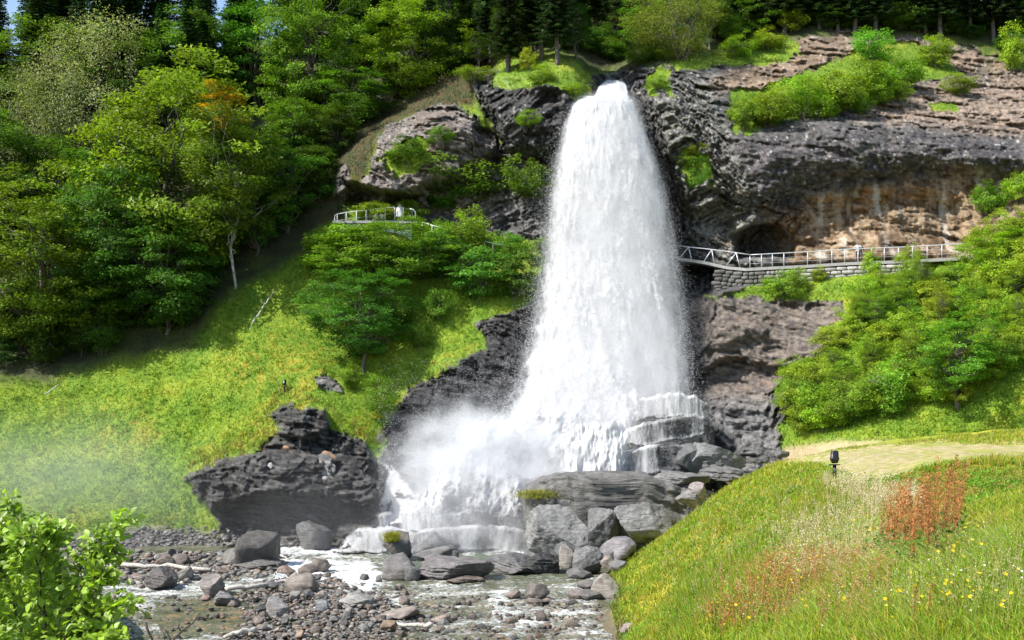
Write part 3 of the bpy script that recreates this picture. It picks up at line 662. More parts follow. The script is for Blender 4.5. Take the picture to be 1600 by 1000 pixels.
def curtain(name, rim, drop, Y, seed, dens, jag=4, yj=.16):
    '''a strand curtain: comes over the rim of a rock step and falls in front of it'''
    rim = np.array(rim, float); u = np.linspace(0, 1, 170); t = np.linspace(0, 1, 34); A, T_ = np.meshgrid(u, t)
    rx = np.interp(A, np.linspace(0, 1, len(rim)), rim[:, 0]); ry = np.interp(A, np.linspace(0, 1, len(rim)), rim[:, 1])+jag*fbm(A*9, seed, 0*A, 4, .6); dr = np.interp(A, np.linspace(0, 1, len(drop)), drop)
    py = ry+np.where(T_ < .25, (T_/.25-1)*5, (T_-.25)/.75*dr); Yd_ = Y+np.where(T_ < .25, (1-T_/.25)*1.6, -.35*(T_-.25)); p0 = ray(rx, py, Yd_)
    Yd_ = Yd_-yj*3*fbm(A*5, seed+3, 0*A, 3)-yj*fbm(p0[..., 0]*2.2, seed, p0[..., 2]*.5, 3)-.9*np.sin(np.pi*A); P_ = ray(rx, py, Yd_)
    n1_, n2_ = A.shape; ii = np.arange(A.size).reshape(n1_, n2_); q = np.stack([ii[:-1, :-1], ii[1:, :-1], ii[1:, 1:], ii[:-1, 1:]], -1).reshape(-1, 4)
    c = sstep(0, .25, A)*sstep(1, .93, A)*(dens(A)+.6*fbm(P_[..., 0]*.7, seed, P_[..., 2]*.15, 3)+.22*sstep(.8, .95, T_)+.12*sstep(.35, .2, T_))*sstep(0, .1, T_)*sstep(1.0, .9, T_)
    o = mk(name, P_.reshape(-1, 3), q, M['strand'], attrs={'cover': np.clip(c, 0, 1)}); o.parent = fall
M['strand'] = mat_fall('water_strands', 6.5, .30, .62, .38, .62)
curtain('step_curtain', [(940,684),(975,676),(1005,664),(1045,657),(1080,650),(1106,656)], [34,30,36,33,36,20], 100.2, 3.1, lambda a: .62-.30*a, 3, .08)
curtain('splash_shelf', [(975,634),(1020,622),(1060,616),(1090,624),(1110,636)], [40,40,36,30,18], 101.9, 6.1, lambda a: .62-.1*a, 6, .1)
water_sheet('splash_apron', 640, 770, 0, 0, M['veil'], lambda u, px, y, x, z: softedge(u, .35)*sstep(640, 680, y)*sstep(768, 735, y)*(.75+.6*fbm(x*.5, 6.2, z*.5, 4)), 27.5, fall, yfun=lambda y: np.interp(y, [640, 770], [101., 98.2]), L=lambda y: 850+0*y, Rr=lambda y: np.interp(y, [640, 700, 770], [1040, 1010, 990]), lumps=1.2)
curtain('step_curtain', [(920,722),(950,712),(985,706),(1015,698),(1055,697),(1078,700)], [40,46,50,44,40,30], 98.6, 8.1, lambda a: .66-.34*a, 3, .08)
follow('low_cascade', 515, 835, 800, 872, .45, M['strand'], lambda a, b, x, z: np.maximum(poly_mask(a, b, [(520,862),(545,832),(600,818),(720,808),(835,818),(835,870),(520,870)], 7, 5)*(.50+.9*fbm(x*.45, 5.3, z*.12, 3)), poly_mask(a, b, [(420,866),(470,855),(530,862),(530,872)], 3, 3)*.7), lump=.55, seed=2)
curtain('low_curtain', [(524,856),(545,836),(575,826),(610,828),(650,834),(690,826),(740,824),(790,826),(832,832)], [10,28,38,36,28,36,38,36,32], 95.6, 12.1, lambda a: .50+.5*fbm(a*6, 3., 0*a, 3), 7, .14)
curtain('low_curtain', [(560,812),(620,800),(680,806),(740,800),(830,806)], [24,32,30,30,26], 97.2, 14.1, lambda a: .48+.5*fbm(a*5, 5., 0*a, 3), 8, .14)
follow('side_spout', 575, 700, 715, 830, .4, M['cascade'], lambda a, b, x, z: poly_mask(a, b, [(590,722),(612,728),(640,760),(690,800),(690,825),(590,825),(596,770),(604,745)], 9, 8)*(.65+.5*fbm(x*.7, 8.3, z*.3, 3)))

# droplets thrown off the column and up from the plunge: one mass of tiny flecks
def flecks(P_, size, name, mat, kind='stuff', parent=None, stretch=1.6):
    n = len(P_); a = rng.normal(size=(n, 3)); a /= np.linalg.norm(a, axis=1)[:, None]; b_ = np.cross(a, rng.normal(size=(n, 3))); b_ /= np.linalg.norm(b_, axis=1)[:, None]
    s = size*rng.uniform(.5, 1.5, n)[:, None]
    v = np.stack([P_+a*s*stretch, P_-a*s*.6+b_*s*.8, P_-a*s*.6-b_*s*.8], 1).reshape(-1, 3)
    return mk(name, v, np.arange(3*n).reshape(-1, 3), mat, smooth=False)
m, nt, out = newmat('droplets'); d_ = N(nt, 'ShaderNodeBsdfDiffuse', Color=(.7, .7, .71, 1)); t_ = N(nt, 'ShaderNodeBsdfTranslucent', Color=(.9, .9, .92, 1)); x_ = N(nt, 'ShaderNodeMixShader', Fac=.5)
nt.links.new(d_.outputs[0], x_.inputs[1]); nt.links.new(t_.outputs[0], x_.inputs[2]); nt.links.new(x_.outputs[0], out.inputs[0]); M['drop'] = m
pts = []
n = 60000
yy = rng.uniform(160, 720, n); side = rng.random(n) < .5; off = np.abs(rng.normal(0, 1., n))**1.3*np.sign(rng.normal(size=n))*(7+.014*(yy-150)); 
px = np.where(side, el(yy)-off+8, er(yy)+off*.8-12); pts.append(ray(px, yy, core_Y(yy)-rng.uniform(-1, 3, n)))
n = 60000
yy = rng.uniform(160, 740, n); u = rng.random(n); px = el(yy)+(er(yy)-el(yy))*u; pts.append(ray(px, yy, core_Y(yy)-rng.uniform(2.6, 5.2, n)))
n = 70000   # plume to the lower left of the foot
ang_ = rng.uniform(math.pi*.55, math.pi*1.15, n); rad = rng.gamma(3.2, 48, n)
px = 850+np.cos(ang_)*rad; py = 770-np.abs(np.sin(ang_))*rad*.85+rng.normal(0, 30, n); k = (px > 590) & (py > 560) & (py < 850) & (px < 1080)
k &= pn(px/26., py/26., 3.) > rng.uniform(-.6, .5, n)
px, py = px[k], py[k]; pts.append(ray(px, py, np.interp(py, [560, 640, 700, 780, 850], [108, 104, 101, 98.5, 96.5])-rng.uniform(0, 3, len(px))))
tag(flecks(np.concatenate(pts), .024, 'spray', M['drop']), 'fine white droplets flying off the waterfall', kind='stuff')
# ------------------------------------------------------------------ vegetation prototypes (each crown: thousands of separate leaves on pads of foliage)
def leaf_quads(C, Nn, size, rs, aspect=1.9, fold=.25):
    """pointed leaves: 4 vertices each, with a fold along the rib"""
    n = len(C); t = rs.normal(size=(n, 3)); t -= (t*Nn).sum(1)[:, None]*Nn; t /= np.linalg.norm(t, axis=1)[:, None]+1e-9
    s = np.cross(Nn, t); L_ = size*rs.uniform(.65, 1.35, n)[:, None]; Wd = L_/aspect
    V = np.stack([C-t*L_*.5, C+s*Wd*.5+Nn*fold*Wd*.5, C+t*L_*.5, C-s*Wd*.5+Nn*fold*Wd*.5], 1)
    return V.reshape(-1, 3)
def unit(v): return v/(np.linalg.norm(v, axis=-1, keepdims=True)+1e-9)
def limb(a, b, r0, r1, rs, n=6, wob=.06, sag=0):
    t = np.linspace(0, 1, n)[:, None]; a = np.array(a, float); b = np.array(b, float); L_ = np.linalg.norm(b-a)
    p = a+(b-a)*t; p[1:-1] += rs.normal(size=(n-2, 3))*L_*wob; p[:, 2] += (t[:, 0]*(1-t[:, 0]))*L_*sag
    return p, r0+(r1-r0)*t[:, 0]
def broadleaf(H, W, pads, per, leaf, seed, low=.18, flat=.45, base=(.105, .195, .020), stems=1, airy=0., lobes=7, layered=False, trunk_r=None, spread=.17):
    rs = np.random.RandomState(seed)
    cz = H*(1+low)/2; hz = H*(1-low)/2
    lc = unit(rs.normal(size=(lobes, 3))); lc[:, 2] = np.abs(lc[:, 2])*.9-.25; la = rs.uniform(.12, .35, lobes)
    d = unit(rs.normal(size=(pads, 3))); d[:, 2] = d[:, 2]*.9+.12; d = unit(d)
    bumpy = 1+1.35*((np.clip((d@unit(lc).T-.6)/.4, 0, 1)**1.2)*la).sum(1)-.16
    rad = bumpy*np.where(rs.rand(pads) < .72, rs.uniform(.78, 1., pads), rs.uniform(.35, .8, pads))
    prof = np.where(d[:, 2] < 0, 1.0, 1.0)
    pc = np.stack([d[:, 0]*W/2*rad*.84*prof, d[:, 1]*W/2*rad*.84*prof, cz+d[:, 2]*hz*rad*.92], 1)
    pr = W*spread*rs.uniform(.6, 1.25, pads)
    k = rs.poisson(per*(pr/pr.mean())**2); idx = np.repeat(np.arange(pads), k); n = len(idx)
    o = unit(rs.normal(size=(n, 3)))*rs.rand(n)[:, None]**.45; o[:, 2] *= flat
    o[:, 2] += np.abs(o[:, 2])*.0
    if layered: o[:, 2] = o[:, 2]*.4-.25*(o[:, :2]**2).sum(1)
    out = unit(pc-np.array([0, 0, cz*.7]))
    C = pc[idx]+o*pr[idx][:, None]
    C += (fbm(C[:, 0]*1.1, C[:, 1]*1.1, C[:, 2]*1.1+seed, 2)[:, None])*unit(rs.normal(size=(n, 3)))*W*.035
    C[:, 2] = np.maximum(C[:, 2], .05)
    Nn = unit(np.array([0, 0, .8])+out[idx]*.55+rs.normal(size=(n, 3))*.55)
    V = leaf_quads(C, Nn, leaf, rs)
    pt = rs.uniform(.6, 1.4, pads)[idx]*rs.uniform(.75, 1.28, n)
    c = np.array(base)[None]*pt[:, None]
    yel = (rs.uniform(0, 1, pads)[idx]*.6+rs.rand(n)*.4)[:, None]; c = c*(1-.35*yel)+c*np.array([1.7, 1.15, .6])*.35*yel
    crown = mk('crown', V, np.arange(4*n).reshape(-1, 4), M['leaf'], np.repeat(c, 4, 0), link=False, smooth=False)
    # trunk, limbs to most pads
    tr = trunk_r or max(.05, H*.018); paths = []
    tops = []
    for s in range(stems):
        a0 = rs.uniform(0, 6.28); sp = 0 if stems == 1 else W*.03
        b0 = np.array([math.cos(a0)*sp, math.sin(a0)*sp, -.6]); sp2 = W*(.05 if stems == 1 else .22)
        t0 = np.array([math.cos(a0)*sp2, math.sin(a0)*sp2, H*.80]); p, r_ = limb(b0, t0, tr/(stems**.5), tr*.2, rs, 9, .018)
        paths.append((p, r_)); tops.append(p)
    for i in rs.permutation(pads)[:min(pads, 46)]:
        T_ = tops[rs.randint(stems)]; h_ = np.clip(pc[i, 2]*rs.uniform(.45, .8), H*.1, H*.75); j = int(np.argmin(np.abs(T_[:, 2]-h_)))
        paths.append(limb(T_[j], pc[i], tr*.38*(1-.5*h_/H)/(stems**.5), tr*.06, rs, 6, .05, .12))
    Vt, Qt = tubes(paths, 6)
    trunk = mk('trunk', Vt, Qt, M['bark'], link=False)
    return crown, trunk, H, W
def spruce(H, W, seed, dens=1., base=(.04, .085, .02), gap=0.):
    rs = np.random.RandomState(seed); C = []; Nn = []; T = []; S = []; paths = [limb((0, 0, -.6), (0, 0, H*.98), H*.014, .03, rs, 10, .003)]
    z = H*(.10+gap)
    while z < H*.985:
        f = 1-z/H; Lb = W/2*(f**.75)*rs.uniform(.8, 1.1)
        nb = int(7+4*rs.rand())
        for k in range(nb):
            a = 6.283*k/nb+rs.uniform(-.3, .3); Lk = Lb*rs.uniform(.7, 1.12); m_ = max(3, int(Lk*4.5*dens))
            t = np.linspace(.12, 1, m_); dr = -.32*Lk*t**1.2+.16*Lk*t**3+.06
            p = np.stack([math.cos(a)*t*Lk, math.sin(a)*t*Lk, z+dr], 1)
            paths.append((p[[0, m_//2, -1]], np.array([.03, .02, .01])))
            for sgn in (-1, 1, 0):
                ln = (.28+.30*(1-t)*Lk*.55+.12)*(1 if sgn else .6)
                side = np.array([-math.sin(a)*sgn, math.cos(a)*sgn, -.25-.35*(sgn == 0)]); dirv = unit(side+.55*np.array([math.cos(a), math.sin(a), 0]))
                C.append(p+dirv*ln[:, None]*.5+rs.normal(size=p.shape)*.04); T.append(np.repeat(dirv[None], m_, 0)); S.append(ln)
        z += .36+.25*f
    C = np.concatenate(C); T = unit(np.concatenate(T)+rs.normal(size=C.shape)*.12); S = np.concatenate(S)[:, None]
    up = unit(np.array([0, 0, 1.])+rs.normal(size=C.shape)*.3); B = unit(np.cross(T, up)); wd = S*.20+.045
    V = np.stack([C-T*S*.55, C+B*wd, C+T*S*.6, C-B*wd], 1).reshape(-1, 3); n = len(C)
    c = np.array(base)[None]*rs.uniform(.6, 1.4, n)[:, None]
    crown = mk('crown', V, np.arange(4*n).reshape(-1, 4), M['needle'], np.repeat(c, 4, 0), link=False, smooth=False)
    Vt, Qt = tubes(paths, 4)
    return crown, mk('trunk', Vt, Qt, M['bark'], link=False), H, W
PR = {}
PR['maple'] = [broadleaf(20, 15, 260, 105, .38, 10+i, .06, .40, lobes=11, spread=.10) for i in range(3)]
PR['tree'] = [broadleaf(14, 8, 120, 100, .27, 30+i, .12, .42, lobes=8, spread=.125) for i in range(4)]
PR['slim'] = [broadleaf(15, 6, 110, 100, .18, 50+i, .22, .6, lobes=5, spread=.15) for i in range(2)]
PR['birch'] = [broadleaf(15, 7.5, 150, 130, .24, 60+i, .26, .6, base=(.12, .20, .035), lobes=5, spread=.13, trunk_r=.13) for i in range(2)]
for p_ in PR['birch']: p_[1].data.materials.clear(); p_[1].data.materials.append(M['birch'])
PR['willow'] = [broadleaf(12, 10, 170, 120, .17, 70+i, .10, .7, base=(.19, .25, .10), lobes=8, stems=4, spread=.13) for i in range(1)]
PR['bush'] = [broadleaf(3.2, 3.6, 56, 75, .17, 80+i, .0, .6, base=(.135, .23, .026), lobes=6, stems=5, trunk_r=.06, spread=.17) for i in range(5)]
PR['layer'] = [broadleaf(4.5, 6, 80, 90, .22, 90+i, .0, .5, base=(.095, .19, .025), lobes=6, stems=5, trunk_r=.07, spread=.15, layered=True) for i in range(2)]
PR['spruce'] = [spruce(22, 7, 100+i, 1., gap=.05*i) for i in range(3)]
PR['darkspruce'] = [spruce(24, 6.5, 110+i, .9, (.034, .07, .02), .10) for i in range(2)]
uses = {}
def plant(kind, px, py, hpx, wpx, name, label, cat, group=None, color=(1, 1, 1), which=None, sink=.3, whole=True, pos=None):
    """a tree at the spot of the hillside seen at px, py; height and width given as seen"""
    ps = PR[kind]; i = rng.integers(len(ps)) if which is None else which
    crown, trunk, H, W = ps[i]; p = on(px, py) if pos is None else np.array(pos); m_ = p[1]/F
    sz = hpx*m_/H; sx = wpx*m_/W
    rz = rng.uniform(0, 6.283)
    t = empty(name, (p[0], p[1]+wpx*m_*.25*(1 if whole else 0), p[2]-sink), rz, (sx, sx, sz))
    if whole:
        # keep the root on the slope below the shifted spot
        pass
    tag(t, label, cat, group)
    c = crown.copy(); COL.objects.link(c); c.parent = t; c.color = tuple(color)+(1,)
    b = trunk.copy(); COL.objects.link(b); b.parent = t
    return t
def shrub(kind, px, py, hpx, wpx, name, label, cat, group=None, color=(1, 1, 1), which=None):
    return plant(kind, px, py, hpx, wpx, name, label, cat, group, color, which, .1, False)
# mixed bright broadleaves along the top right and behind the upper wood
dk = (.72, .78, .9); lt = (1.35, 1.25, 1.0); bl = (.7, .85, 1.1)
# --- the broad trees on the left (sun painted into front row tints, shade into dark ones)
plant('maple', 40, 588, 300, 255, 'maple_tree', 'broad green maple at the left edge with foliage down to the meadow', 'tree', which=0, color=(1.25, 1.25, 1.05))
plant('maple', 235, 530, 445, 330, 'maple_tree', 'largest maple, its bright top beside the orange leaved crown', 'tree', which=1, color=(1.45, 1.35, 1.1))
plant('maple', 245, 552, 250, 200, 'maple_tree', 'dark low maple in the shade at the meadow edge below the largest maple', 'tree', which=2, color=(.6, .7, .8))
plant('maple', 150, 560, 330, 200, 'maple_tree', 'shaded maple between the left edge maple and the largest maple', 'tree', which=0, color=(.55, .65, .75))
plant('tree', 343, 155+90, 125, 78, 'orange_tree', 'small tree with orange leaves beside the largest maple', 'tree', which=1, color=(4.3, 1.75, 1.0), pos=ray(343, 235, 122.)+np.array([0,0,0]))
t = plant('birch', 345, 462, 290, 165, 'birch_tree', 'pale barked birch leaning at the corner of the meadow under the maples', 'tree', which=0, color=(1.1, 1.15, .9))
t.location.y -= 2.5; t.location.x += 1.2
plant('tree', 440, 395, 190, 120, 'leafy_tree', 'rounded tree on the slope left of the viewing platform', 'tree', which=0, color=(.75, .9, .9))
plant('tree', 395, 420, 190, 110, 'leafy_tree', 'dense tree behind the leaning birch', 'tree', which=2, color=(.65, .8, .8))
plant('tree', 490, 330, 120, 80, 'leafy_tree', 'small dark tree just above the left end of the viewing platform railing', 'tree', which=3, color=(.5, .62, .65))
plant('willow', 125, 330, 315, 200, 'willow_tree', 'pale silvery willow high at the upper left', 'tree', color=(1.25, 1.15, 1.4))
plant('willow', 35, 330, 230, 150, 'willow_tree', 'second silvery willow behind the left edge maple', 'tree', color=(.8, .85, .9))
plant('maple', 640, 165, 185, 175, 'maple_tree', 'bright green maple above the dark overhanging boulder', 'tree', which=2, color=(1.35, 1.3, 1.0))
plant('maple', 480, 215, 260, 170, 'maple_tree', 'bright maple in the upper wood between willow and boulder', 'tree', which=0, color=(1.15, 1.2, 1))
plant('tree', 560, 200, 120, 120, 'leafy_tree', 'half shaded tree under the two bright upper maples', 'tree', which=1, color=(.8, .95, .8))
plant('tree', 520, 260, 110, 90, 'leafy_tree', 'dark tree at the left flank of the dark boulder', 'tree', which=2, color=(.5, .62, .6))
plant('tree', 625, 158, 70, 60, 'leafy_tree', 'small leafy tree on the brow of the dark boulder', 'tree', which=0, color=(.9, 1, .8))
plant('willow', 1060, 105, 150, 165, 'willow_tree', 'airy willow overhanging the brink right of the waterfall', 'tree', color=(.95, 1.05, .6))
plant('birch', 1110, 85, 150, 90, 'birch_tree', 'thin birch behind the airy willow at the brink', 'tree', which=1, color=(.9, 1, .8))
for k, (px, py, h, w_, kd, wh) in enumerate([(770, 95, 170, 60, 'birch', 1), (872, 90, 150, 60, 'birch', 0), (665, 118, 150, 60, 'slim', 0), (700, 112, 170, 70, 'birch', 1), (835, 85, 140, 55, 'slim', 1)]):
    plant(kd, px, py, h, w_, 'birch_tree', ['slender pale trunked tree behind the mossy rock brow, leftmost of three', 'slender birch directly above the mossy rock cap', 'slim tree with a grey stem above the dark boulder',
          'birch standing where the dark boulder meets the mossy cap', 'slim tree just left of the birch above the mossy cap'][k], 'tree', which=wh, color=(.5, .6, .5))
# orange leaves and more of the upper left wood
fill = [(60, 250, 250, 150), (200, 260, 240, 140), (300, 230, 230, 130), (390, 200, 230, 140), (10, 420, 260, 150), (330, 330, 200, 120), (450, 300, 170, 110), (-60, 450, 300, 200), (110, 430, 210, 140), (260, 300, 190, 120)]
for k, (px, py, h, w_) in enumerate(fill):
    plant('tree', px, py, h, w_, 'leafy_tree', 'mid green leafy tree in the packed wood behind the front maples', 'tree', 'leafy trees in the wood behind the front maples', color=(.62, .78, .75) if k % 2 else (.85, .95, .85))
# dark spruces behind everything
sp = []
for row, (y0, n, x0, x1) in enumerate([(105, 13, 640, 1000), (60, 14, 620, 1010), (10, 14, 600, 1040)]):
    for k in range(n): sp.append((x0+(x1-x0)*(k+.5)/n+rng.uniform(-10, 10), y0+rng.uniform(-12, 12)-(25 if x0 > 900 else 0), rng.uniform(230, 330), rng.uniform(70, 95)))
for k, (px, py, h, w_) in enumerate(sp):
    if 905 < px < 985 and py > 80: continue
    plant('darkspruce', px, py, h, w_, 'spruce_tree', 'tall dark spruce in the shaded wood above the mossy rock', 'tree', 'dark spruces above the waterfall', color=(.8, .85, .85))
for row, (y0, n, x0, x1) in enumerate([(52, 15, 1120, 1640), (20, 15, 1100, 1640), (-30, 14, 1080, 1660)]):
    for k in range(n): 
        px = x0+(x1-x0)*(k+.5)/n+rng.uniform(-12, 12); py = y0+(px-1120)*.03+rng.uniform(-8, 8)
        plant('darkspruce', px, py, rng.uniform(220, 300), rng.uniform(70, 95), 'spruce_tree', 'dark spruce at the wood edge above the broad cliff', 'tree', 'spruces above the broad cliff', color=(.8, .85, .85))
for k in range(34):
    px = rng.uniform(-60, 620); py = rng.uniform(110, 260) if px < 450 else rng.uniform(-20, 120)
    plant('spruce', px, py, rng.uniform(230, 320), rng.uniform(85, 120), 'spruce_tree', 'dark green spruce rising in the wood at the upper left', 'tree', 'spruces in the upper left wood', color=(.9, 1, .95))
for k, (px, py, h, w_, c_) in enumerate([(1000,85,120,80,(.8,.9,.7)),(1175,60,95,80,(1.,1.1,.8)),(1265,28,80,75,(1.2,1.2,.9)),(1345,10,80,80,(.7,.85,.8)),(1425,22,70,70,(.55,.7,.6)),(1530,48,80,80,(.6,.75,.65)),(1600,55,90,80,(.8,.95,.8)),(1120,40,120,80,(.8,.95,.7)),(1480,5,90,80,(.6,.7,.6))]):
    plant('tree', px, py, h, w_, 'leafy_tree', 'leafy tree standing out light against the dark spruces above the broad cliff', 'tree', 'leafy trees at the wood edge above the broad cliff', color=c_)
for k, (px, py, h, w_, c_) in enumerate([(690,118,110,70,(.6,.75,.6)),(790,100,110,60,(.5,.6,.5)),(900,92,100,60,(.5,.62,.5)),(960,80,120,60,(.7,.8,.6)),(745,110,70,50,(.5,.65,.5))]):
    plant('slim', px, py, h, w_, 'leafy_tree', 'thin leafy tree in the shade of the spruces above the mossy cap', 'tree', 'thin leafy trees in the shade above the mossy cap', color=c_)
# --- shrubs on the left knoll
S = [('maple', 590, 470, 125, 190, 'largest bright green bush below the viewing platform', (1.15, 1.15, 1)), ('layer', 530, 420, 75, 90, 'bright bush under the left end of the platform railing', (1.6, 1.4, 1)),
     ('maple', 570, 582, 160, 145, 'bluish dark green bush standing on the meadow edge below the platform', (.62, .82, 1.1)), ('bush', 730, 408, 80, 85, 'light green bush between the two sloping handrails', (1.2, 1.2, 1)),
     ('layer', 745, 470, 90, 120, 'layered dark green bush on the steep bank left of the falling water', (.95, 1.05, 1)), ('layer', 808, 470, 95, 110, 'layered bush touching the left edge of the waterfall', (.95, 1.1, 1)),
     ('layer', 690, 440, 80, 110, 'dark layered bush below the light green bush', (.8, .95, 1)), ('bush', 740, 322, 78, 130, 'domed dense bush under the rock overhang', (.85, 1.05, .9)), ('bush', 690, 330, 55, 80, 'low dark bush at the left foot of the domed bush', (.65, .85, .8)),
     ('bush', 830, 315, 70, 80, 'bush squeezed between the domed bush and the waterfall', (.75, .92, .8)), ('bush', 632, 262, 52, 75, 'sparse bush growing on the face of the dark boulder', (.8, .95, .8)),
     ('bush', 655, 440, 70, 90, 'shaded bush right of the largest bright bush', (.75, .9, .9)), ('bush', 640, 350, 35, 60, 'small bush poking up behind the platform railing', (1.3, 1.3, 1)), ('bush', 585, 350, 38, 70, 'leafy shrub crowding the platform railing', (1.3, 1.3, 1)),
     ('bush', 530, 505, 45, 85, 'low shrub spreading onto the meadow under the bluish bush', (.7, .95, 1)), ('bush', 600, 655, 75, 60, 'shrub on the grass above the wet black rock', (.9, 1.1, .9)), ('bush', 545, 608, 40, 40, 'tiny shrub beside the half buried boulder', (1.1, 1.2, .9)),
     ('bush', 685, 500, 50, 55, 'small shrub with light leaves on the grassy ramp', (.95, 1.1, 1.1)), ('bush', 655, 545, 40, 45, 'grey green shrub on the grassy ramp', (.9, 1.05, 1.1)), ('bush', 560, 430, 80, 110, 'green bush left under the platform', (1.1, 1.2, 1)),
     ('bush', 500, 410, 60, 60, 'yellowish bush at the lower left of the platform', (1.4, 1.3, .9)), ('bush', 620, 520, 60, 70, 'dark bush tucked under the largest bright bush', (.6, .8, .9)), ('bush', 700, 400, 60, 80, 'leafy bush under the sloping handrail', (.95, 1.1, .9)),
     ('bush', 795, 400, 40, 60, 'small bush at the lower handrail', (.8, 1, .9)), ('bush', 850, 400, 35, 40, 'bush right against the falling water above the layered bushes', (.8, 1, .9)), ('bush', 820, 200, 30, 40, 'small shrub on the edge of the mossy cap', (1.2, 1.2, .7)),
     ('bush', 740, 130, 30, 60, 'low heather clump at the left end of the mossy cap', (1., 1, .8)), ('bush', 825, 112, 40, 26, 'yellow green sapling on the mossy cap', (1.9, 1.5, .8)), ('bush', 845, 145, 45, 50, 'light shrub hanging over the front of the mossy cap', (1.2, 1.2, .8)),
     ('bush', 690, 225, 30, 40, 'wisp of shrub in the cleft beside the dark boulder', (.8, .9, .7)),
     # --- on the cliff at the right
     ('bush', 1162, 205, 60, 45, 'upright narrow bush at the left end of the cliff ledge', (1.05, 1.15, 1)), ('bush', 1200, 200, 62, 75, 'pale green bush second on the cliff ledge', (1.1, 1.15, 1)), ('bush', 1250, 190, 70, 90, 'rounded bush in the middle of the cliff ledge', (1.05, 1.15, .9)),
     ('bush', 1305, 178, 72, 90, 'full bush right of the ledge middle', (1.05, 1.15, .95)), ('bush', 1350, 160, 70, 90, 'leafy bush under the round topped shrub', (.95, 1.1, .9)), ('bush', 1362, 100, 60, 66, 'round topped dark shrub crowning the ledge', (.75, 1.05, .9)),
     ('bush', 1405, 145, 62, 80, 'shaded bush sloping away right of the round topped shrub', (.8, .95, .8)), ('bush', 1460, 105, 50, 60, 'bright bush near the right end of the ledge', (1.1, 1.15, .9)), ('bush', 1497, 148, 34, 60, 'low bush alone on the brown slab', (.95, 1.05, .8)),
     ('bush', 1583, 112, 72, 55, 'bright green bush at the right edge above the cliff', (1.25, 1.25, .9)), ('bush', 1240, 52, 42, 50, 'light maple bush on the brow of the slope', (1.3, 1.25, .9)), ('bush', 1315, 35, 50, 70, 'light bush at the wood edge', (1., 1.1, .9)),
     ('bush', 1395, 45, 40, 60, 'bluish bush under the spruces', (.7, .85, .95)), ('bush', 1150, 92, 40, 60, 'small bush on the mossy brow left of the bare slope', (1.05, 1.05, .8)), ('bush', 1200, 80, 38, 60, 'yellow green bush on the mossy brow', (1.3, 1.2, .9)),
     ('bush', 1140, 70, 45, 40, 'bush behind the mossy brow', (1, 1.1, .9)), ('bush', 1090, 300, 60, 42, 'bush clinging to the cleft beside the waterfall', (.7, .85, .7)), ('bush', 1085, 245, 25, 40, 'small yellow tuft bush in the upper cleft', (1.2, 1.1, .7)),
     ('bush', 1262, 152, 36, 60, 'low bush behind the ledge bushes', (1., 1.1, 1)), ('bush', 1545, 340, 60, 60, 'dark bush growing against the brown cliff', (.8, 1, .8)), ('bush', 1590, 320, 55, 50, 'bright bush at the right edge against the brown cliff', (1.3, 1.25, .9)),
     ('bush', 1220, 470, 52, 62, 'grey green bush in front of the dry stone wall', (1.0, 1.1, 1.2)), ('bush', 1243, 462, 48, 30, 'slim bush beside the grey green bush at the wall', (1.1, 1.15, 1.1)), ('bush', 1280, 440, 25, 30, 'fern like tuft at the foot of the wall', (1.2, 1.2, .9)),
     ('bush', 1362, 442, 58, 32, 'slim bush rising in front of the railing', (1.4, 1.3, .9)), ('bush', 1418, 440, 60, 40, 'sapling with pale leaves in front of the railing', (1.35, 1.3, 1.1)), ('slim', 1372, 530, 85, 60, 'dark stemmed young tree on the bushy slope', (1.1, 1.2, 1)),
     ('tree', 1495, 640, 165, 130, 'largest dark green tree bush on the bushy slope', (.75, 1.0, 1)), ('tree', 1572, 440, 90, 100, 'tall bright bush meeting the end of the railing', (1.35, 1.3, 1)), ('bush', 1390, 650, 90, 90, 'bush left of the largest dark tree bush', (.9, 1.05, 1.1)),
     ('bush', 1332, 660, 70, 90, 'bush beside the weathered stump', (.9, 1.05, 1)), ('bush', 1270, 670, 65, 80, 'low bush on the lower corner of the bushy slope', (.85, 1.05, .9)), ('bush', 1255, 600, 45, 55, 'small bush beside the twin floodlight', (1.0, 1.05, .9))]
for kd, px, py, h, w_, lab, cl_ in S:
    if kd == 'maple': kd2, wh = 'maple', rng.integers(3)
    if px > 1130: cl_ = tuple(np.array(cl_)*[1.3, 1.18, 1.1])
    shrub(kd, px, py, h, w_, 'bush', lab, 'bush', color=cl_)
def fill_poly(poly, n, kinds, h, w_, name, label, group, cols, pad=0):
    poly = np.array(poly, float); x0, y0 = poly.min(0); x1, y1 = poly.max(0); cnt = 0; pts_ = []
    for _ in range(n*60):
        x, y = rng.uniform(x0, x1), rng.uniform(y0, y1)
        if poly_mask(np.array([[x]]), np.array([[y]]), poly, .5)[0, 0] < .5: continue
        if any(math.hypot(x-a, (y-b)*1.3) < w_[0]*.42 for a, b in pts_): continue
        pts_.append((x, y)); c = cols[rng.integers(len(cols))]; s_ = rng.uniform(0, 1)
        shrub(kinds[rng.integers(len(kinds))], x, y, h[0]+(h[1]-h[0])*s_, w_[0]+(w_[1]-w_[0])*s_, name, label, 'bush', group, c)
        if len(pts_) >= n: break
fill_poly([(1320,480),(1360,455),(1480,450),(1640,430),(1640,560),(1560,610),(1450,640),(1300,680),(1240,690),(1240,600),(1290,560),(1330,520)], 95, ['bush'], (32, 52), (42, 70), 'bush', 'mixed green bush in the thicket covering the slope below the railing', 'bushes of the thicket below the railing', [(1.7,1.5,1.2),(1.4,1.35,1.1),(1.1,1.15,1.15),(1.8,1.55,1.3)])
fill_poly([(1500,400),(1640,330),(1640,470),(1520,470)], 14, ['bush'], (50, 75), (50, 75), 'bush', 'bright bush at the upper right end of the thicket', 'bright bushes at the upper right end of the thicket', [(1.9,1.6,1.3),(1.6,1.45,1.1)])
